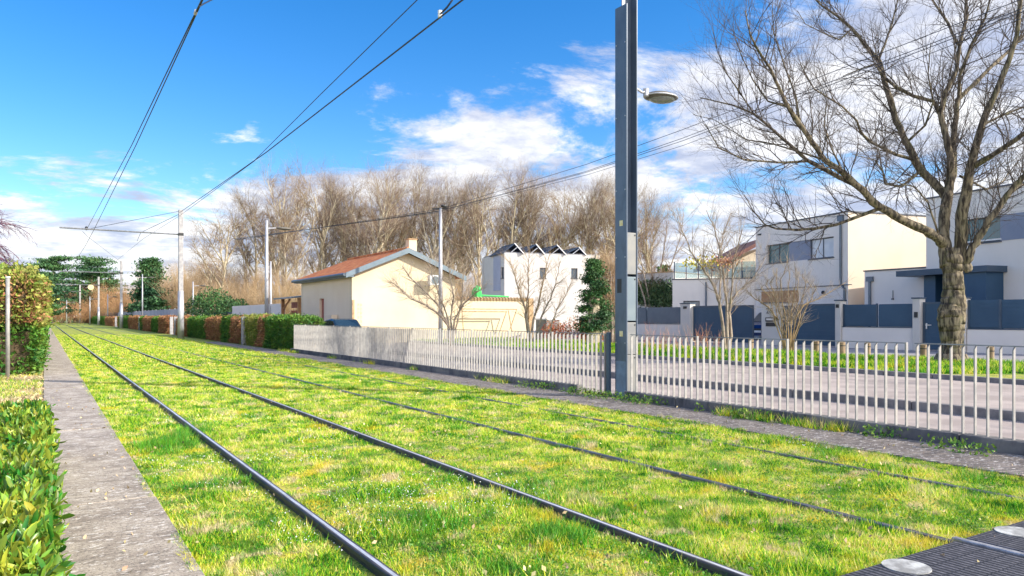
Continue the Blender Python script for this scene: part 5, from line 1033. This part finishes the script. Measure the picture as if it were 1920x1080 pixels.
# --- small street trees (placed by stems)
def small_tree(px, z, py_base, specs, lab, cfg, mt, mw, seed, name='young_tree', gz=GZ):
    rg = random.Random(seed); p = fwd((px - 960) / F, z); base = np.array([p[0], p[1], gz]); t = thing(name, lab, 'tree', base); tb = MB(); segs = []
    for L, dz in specs:
        P = [Q(x, y, z + dz * i / (len(L) - 1)) for i, (x, y, w_) in enumerate(L)]; RR = [max(w_ * z / F / 2, .006) for _, _, w_ in L]; P[0][2] = max(P[0][2], gz)
        PP, R2 = [], []
        for i in range(len(P) - 1):
            for s in range(3): f = s / 3; PP.append(P[i] * (1 - f) + P[i + 1] * f + np.array([rg.gauss(0, .015), rg.gauss(0, .015), 0])); R2.append(RR[i] * (1 - f) + RR[i + 1] * f)
        PP.append(P[-1]); R2.append(RR[-1]); tb.tube(PP, R2, 7)
        for i in range(max(1, len(PP) // 4), len(PP) - 1):
            a, b = PP[i], PP[i + 1]; d = (b - a) / np.linalg.norm(b - a)
            for _ in range(cfg['k0']):
                v = np.array([rg.gauss(0, 1), rg.gauss(0, 1), rg.gauss(.2, .7)]); v /= np.linalg.norm(v); grow(segs, tuple(a + (b - a) * rg.random()), nrm(tuple(d * .8 + v * .75)), rg.uniform(*cfg['len']), min(R2[i] * .5, .014), 0, rg, cfg['c'])
    tb.build('trunk', mt, t, smooth=True); V, f = segmesh(segs, 3); mesh_np('crown', V, f, mw, t); return t
c1 = dict(k0=2, len=(.6, 1.5), c=[dict(n=5, wob=.1, up=.07, st=1, k=2, an=(.3, .9), len=(.3, .8), cr=.009, pr=.7), dict(n=4, wob=.12, up=.06, st=1, k=1, an=(.3, .9), len=(.12, .35), cr=.006, pr=.8), dict(n=2, wob=.1, up=.03, st=9, k=0, an=(0, 1), len=(0, 0), cr=.004, tap=.4)])
c2 = dict(k0=3, len=(.35, .9), c=c1['c'])
c3 = dict(k0=3, len=(.25, .6), c=[dict(n=4, wob=.1, up=.12, st=1, k=1, an=(.3, .8), len=(.15, .35), cr=.007), dict(n=2, wob=.1, up=.05, st=9, k=0, an=(0, 1), len=(0, 0), cr=.005, tap=.4)])
small_tree(1360, 24.5, 664, [([(1357, 668, 7), (1356, 630, 6), (1352, 585, 5.5), (1347, 560, 5), (1335, 530, 4), (1315, 500, 3.4), (1295, 470, 2.6), (1278, 430, 1.8), (1270, 405, 1)], -.8), ([(1363, 668, 7), (1364, 620, 6), (1362, 570, 5), (1358, 520, 4.4), (1350, 470, 3.4), (1340, 430, 2.2), (1325, 395, 1.2)], .5), ([(1367, 668, 7), (1370, 630, 6), (1368, 585, 5), (1372, 560, 4), (1390, 540, 3), (1410, 525, 2.4), (1425, 500, 1.6), (1436, 480, 1)], .8), ([(1348, 560, 4), (1352, 520, 3.4), (1348, 480, 3), (1356, 440, 2), (1370, 400, 1.2)], 1.0), ([(1368, 570, 4), (1372, 520, 3), (1380, 470, 2.4), (1392, 430, 1.4)], -.6)],
           'slender multi-stemmed bare tree before the wide blue gate', c1, M['smallbark'], M['smallbark'], 5)
P = Q(1316, 492, 24.2) + rng.normal(0, 1, (160, 3)) * np.array([.28, .28, .10]); V, f = leafcloud(P, .11); tag(mesh_np('yellow_leaves', V, f, M['yellowleaf']), 'clump of yellow leaves caught in the slender tree before the gate', 'leaves')
P = Q(1358, 492, 24.6) + rng.normal(0, 1, (260, 3)) * np.array([.30, .3, .10]); V, f = leafcloud(P, .09); tag(mesh_np('orange_leaves', V, f, M['orangeleaf']), 'clump of dull orange leaves high in the slender tree before the gate', 'leaves')
sp = []; rg = random.Random(8)
for i in range(11):
    a = -1 + 2 * i / 10; sp.append(([(1478 + a * 6, 672, 3), (1478 + a * 14, 630, 2.4), (1478 + a * 24 + rg.uniform(-4, 4), 595, 1.9), (1478 + a * 38 + rg.uniform(-6, 6), 560, 1.5), (1478 + a * 46 + rg.uniform(-8, 8), 520 + abs(a) * 20, 1.4), (1478 + a * 50 + rg.uniform(-8, 8), 480 + abs(a) * 55, .8)], rg.uniform(-.8, .8)))
sp += [([(1492, 600, 3), (1506, 572, 2.8), (1535, 560, 2), (1560, 545, 1.4), (1585, 530, .8)], .5), ([(1460, 600, 3), (1440, 575, 2.4), (1415, 560, 1.8), (1400, 545, 1)], -.4)]
small_tree(1478, 22.8, 670, sp, 'golden-stemmed bare shrub with many upright twigs beside number 26', c3, M['goldbark'], M['smallbark'], 6, 'golden_shrub')
small_tree(843, 31, 640, [([(845, 655, 6), (843, 615, 5), (825, 590, 4.4), (800, 572, 3.8), (770, 560, 3), (750, 540, 2), (735, 530, 1.2)], -.6), ([(843, 640, 5), (840, 605, 4), (820, 570, 3.4), (795, 545, 2.6), (770, 520, 2), (755, 500, 1)], .5), ([(846, 640, 5), (846, 600, 4), (850, 560, 3), (845, 520, 2), (838, 485, 1)], .5), ([(848, 640, 5), (853, 600, 4), (870, 570, 3), (890, 550, 2), (905, 540, 1)], -.7), ([(845, 630, 4), (838, 590, 3), (822, 550, 2.2), (810, 515, 1.6), (805, 485, 1)], .9), ([(848, 640, 4), (858, 605, 3.4), (866, 560, 2.6), (868, 520, 1.6), (875, 490, 1)], 0)],
           'spreading bare young tree casting shadow on the cream gable', c2, M['smallbark'], M['smallbark'], 7, gz=GZ)
small_tree(1005, 32, 640, [([(992, 655, 6), (990, 610, 5), (985, 580, 4), (975, 550, 3), (965, 515, 2), (955, 490, 1)], -.6), ([(994, 650, 5), (1000, 600, 4.4), (1012, 560, 3.6), (1020, 520, 2.4), (1030, 480, 1)], .6), ([(1000, 640, 5), (1015, 595, 3.6), (1032, 560, 2.6), (1045, 520, 1.6), (1050, 490, 1)], -.3), ([(990, 640, 4), (985, 590, 3.4), (992, 545, 2.6), (990, 500, 1.8), (994, 470, 1)], .7), ([(1030, 650, 3), (1033, 610, 2.6), (1045, 580, 2), (1062, 550, 1.4), (1072, 525, .8)], 0)],
           'upright bare young tree before the white cube house', c2, M['smallbark'], M['goldbark'], 9, gz=GZ)
sp = []
for i in range(16):
    a = -1 + 2 * i / 15; sp.append(([(1146 + a * 12, 650, 4), (1146 + a * 20, 600, 3.4), (1144 + a * 24 + rg.uniform(-4, 4), 560, 2.6), (1142 + a * 28 + rg.uniform(-6, 6), 520, 2), (1140 + a * 28 + rg.uniform(-6, 6), 485 + abs(a) * 15, 1)], rg.uniform(-.8, .8)))
small_tree(1148, 33.5, 650, sp, 'dense upright bare shrub between the spruce and the mast', dict(k0=3, len=(.4, .9), c=c1['c']), M['smallbark'], M['thicket'], 10, 'bare_shrub')
sp = [([(1225 + a * 8, 640, 4), (1225 + a * 16, 560, 3), (1222 + a * 35, 500, 2.4), (1220 + a * 55, 450, 1.6), (1222 + a * 60, 400, .8)], .5 * a) for a in (-1, -.5, 0, .5, 1)]
small_tree(1225, 48, 640, sp, 'thin bare tree right behind the mast beside the low building', dict(k0=3, len=(1.0, 2.4), c=[dict(n=5, wob=.1, up=.07, st=1, k=2, an=(.3, .9), len=(.5, 1.2), cr=.014, pr=.8), dict(n=3, wob=.12, up=.06, st=0, k=1, an=(.3, .9), len=(.2, .6), cr=.009), dict(n=2, wob=.1, up=.03, st=9, k=0, an=(0, 1), len=(0, 0), cr=.007, tap=.4)]), M['smallbark'], M['twigfar'], 12, gz=0)
# purple weeping tree at the left edge
t = thing('weeping_tree', 'drooping violet-twigged tree at the left frame edge', 'tree', (-3.7, 36, 0)); MB().tube([(-3.7, 36, 0), (-3.8, 36, 3), (-3.5, 36, 5.2)], [.14, .11, .05], 8).build('trunk', M['bark'], t, smooth=True); segs = []; rg = random.Random(4)
cf = [dict(n=9, wob=.12, up=-.16, st=2, k=2, an=(.3, .9), len=(.6, 1.5), cr=.014, tap=.6), dict(n=5, wob=.16, up=-.16, st=1, k=1, an=(.3, .9), len=(.3, .6), cr=.01, tap=.5), dict(n=3, wob=.2, up=-.1, st=9, k=0, an=(0, 1), len=(0, 0), cr=.008)]
for _ in range(70): a = rg.uniform(0, 6.28); grow(segs, (-3.6, 36, rg.uniform(3.5, 5.4)), nrm((math.cos(a), math.sin(a), rg.uniform(.3, 1.2))), rg.uniform(2.5, 4.4), .025, 0, rg, cf)
V, f = segmesh(segs, 3); mesh_np('crown', V, f, M['purple'], t)
# red roofed house at the far left
t = thing('red_roofed_house', 'sliver of a red-roofed house above the left hedge', 'house', (-9, 70, 0)); MB().bx(-14, -4.6, 66, 76, 0, 4.6).build('wall', M['cream'], t)
MB().raw([(-14.4, 65.5, 4.5), (-4.2, 65.5, 4.5), (-4.2, 76.5, 4.5), (-14.4, 76.5, 4.5), (-9.3, 65.5, 6.8), (-9.3, 76.5, 6.8)], [(0, 1, 4), (2, 3, 5), (1, 2, 5, 4), (3, 0, 4, 5), (3, 2, 1, 0)]).build('roof', M['tiles'], t)
# galvanised post left
p = np.array([-.66, 19.5, 0.]); t = thing('signpost', 'galvanised metal post standing before the tall left hedge', 'post', p); MB().tube([(p[0], p[1], 0), (p[0], p[1], 2.17)], .04, 12).build('pole', M['galv'], t, smooth=True); MB().tube([(p[0], p[1], 2.171), (p[0], p[1], 2.2)], .05, 12).build('cap', M['lampwhite'], t)
# red shrubs, pot and leaning board by the cube house
for i, (px, z, r, h, lab) in enumerate(((1040, 36, .75, .9, 'left low reddish shrub before the white cube house'), (1078, 35, .9, 1.05, 'middle low reddish shrub before the white cube house'), (1118, 34, .8, 1.2, 'right reddish shrub at the foot of the spruce'))):
    c = fwd((px - 960) / F, z); v = rng.normal(0, 1, (900, 3)); v /= np.linalg.norm(v, axis=1)[:, None]; v[:, 2] = np.abs(v[:, 2]); P = np.array([c[0], c[1], GZ + .15]) + v * np.array([r, r, h]) * rng.uniform(.5, 1.08, (900, 1)); V, f = leafcloud(P, .10, up=.3)
    t = thing('red_shrub', lab, 'shrub', (c[0], c[1], GZ), 0, 'reddish shrubs before the cube house'); mesh_np('foliage', V, f, M['redleaf'], t); mb = MB()
    for k in range(9): a = k * .7; MB().tube([(c[0], c[1], GZ), (c[0] + r * .6 * math.cos(a), c[1] + r * .6 * math.sin(a), h)], .012, 4).build('stem', M['smallbark'], t)
c = Q(1097, 607, 36); t = thing('green_bin', 'dark green garden bin among the reddish shrubs', 'bin', (c[0], c[1], GZ)); MB().tube([(c[0], c[1], GZ), (c[0], c[1], 1.2)], [.24, .3], 12).build('body', M['ivy'], t, bevel=.01); MB().tube([(c[0], c[1], 1.201), (c[0], c[1], 1.26)], [.32, .3], 12).build('lid', M['slate'], t)
c = Q(1122, 610, 33.4); t = thing('leaning_board', 'rounded pale wooden board leaning beside the spruce', 'board', (c[0], c[1], GZ)); an = math.atan2(-ST, CT)
V = []; 
for s_ in (0, .05):
    for x, z in ((-.1, .3), (.35, .15), (.55, .6), (.5, 1.2), (.2, 1.6), (-.2, 1.7), (.05, 1.1)): V.append((c[0] + x * math.cos(an) + s_ * ST, c[1] + x * math.sin(an) + s_ * CT, GZ + z * .9))
MB().raw(V, [tuple(range(7)), tuple(range(13, 6, -1))] + [(i, 7 + i, 7 + (i + 1) % 7, (i + 1) % 7) for i in range(7)]).build('board', M['bollard'], t)
c = Q(1027, 612, 38); t = thing('white_crate', 'pale plastic crate on the ground before the cube house', 'crate', (c[0], c[1], GZ)); MB().box((c[0], c[1], GZ + .55), (1.1, .7, 1.0), .3).build('body', M['panelpale'], t, bevel=.03); MB().box((c[0], c[1], GZ + 1.09), (1.16, .76, .07), .3).build('lid', M['lampwhite'], t, bevel=.02)
# shrubby twigs on verge before the low wall
for i, (px, z, lab) in enumerate(((1240, 26, 'low pinkish bare twigs on the verge right of the mast'), (1320, 25.5, 'low pinkish bare twigs on the verge below the wide gate'))):
    c = fwd((px - 960) / F, z); sg = []; rg = random.Random(40 + i)
    for _ in range(34): a = rg.uniform(0, 6.28); grow(sg, (c[0] + rg.gauss(0, .5), c[1] + rg.gauss(0, .5), GZ), nrm((.3 * math.cos(a), .3 * math.sin(a), 1)), rg.uniform(.5, 1.1), .008, 0, rg, [dict(n=4, wob=.1, up=.05, st=1, k=2, an=(.3, .8), len=(.15, .4), cr=.006), dict(n=2, wob=.1, up=.05, st=9, k=0, an=(0, 1), len=(0, 0), cr=.005)])
    V, f = segmesh(sg, 3); t = thing('twiggy_plant', lab, 'plant', (c[0], c[1], GZ), 0, 'twiggy plants on the verge'); mesh_np('twig_tuft', V, f, M['orangeleaf'], t)
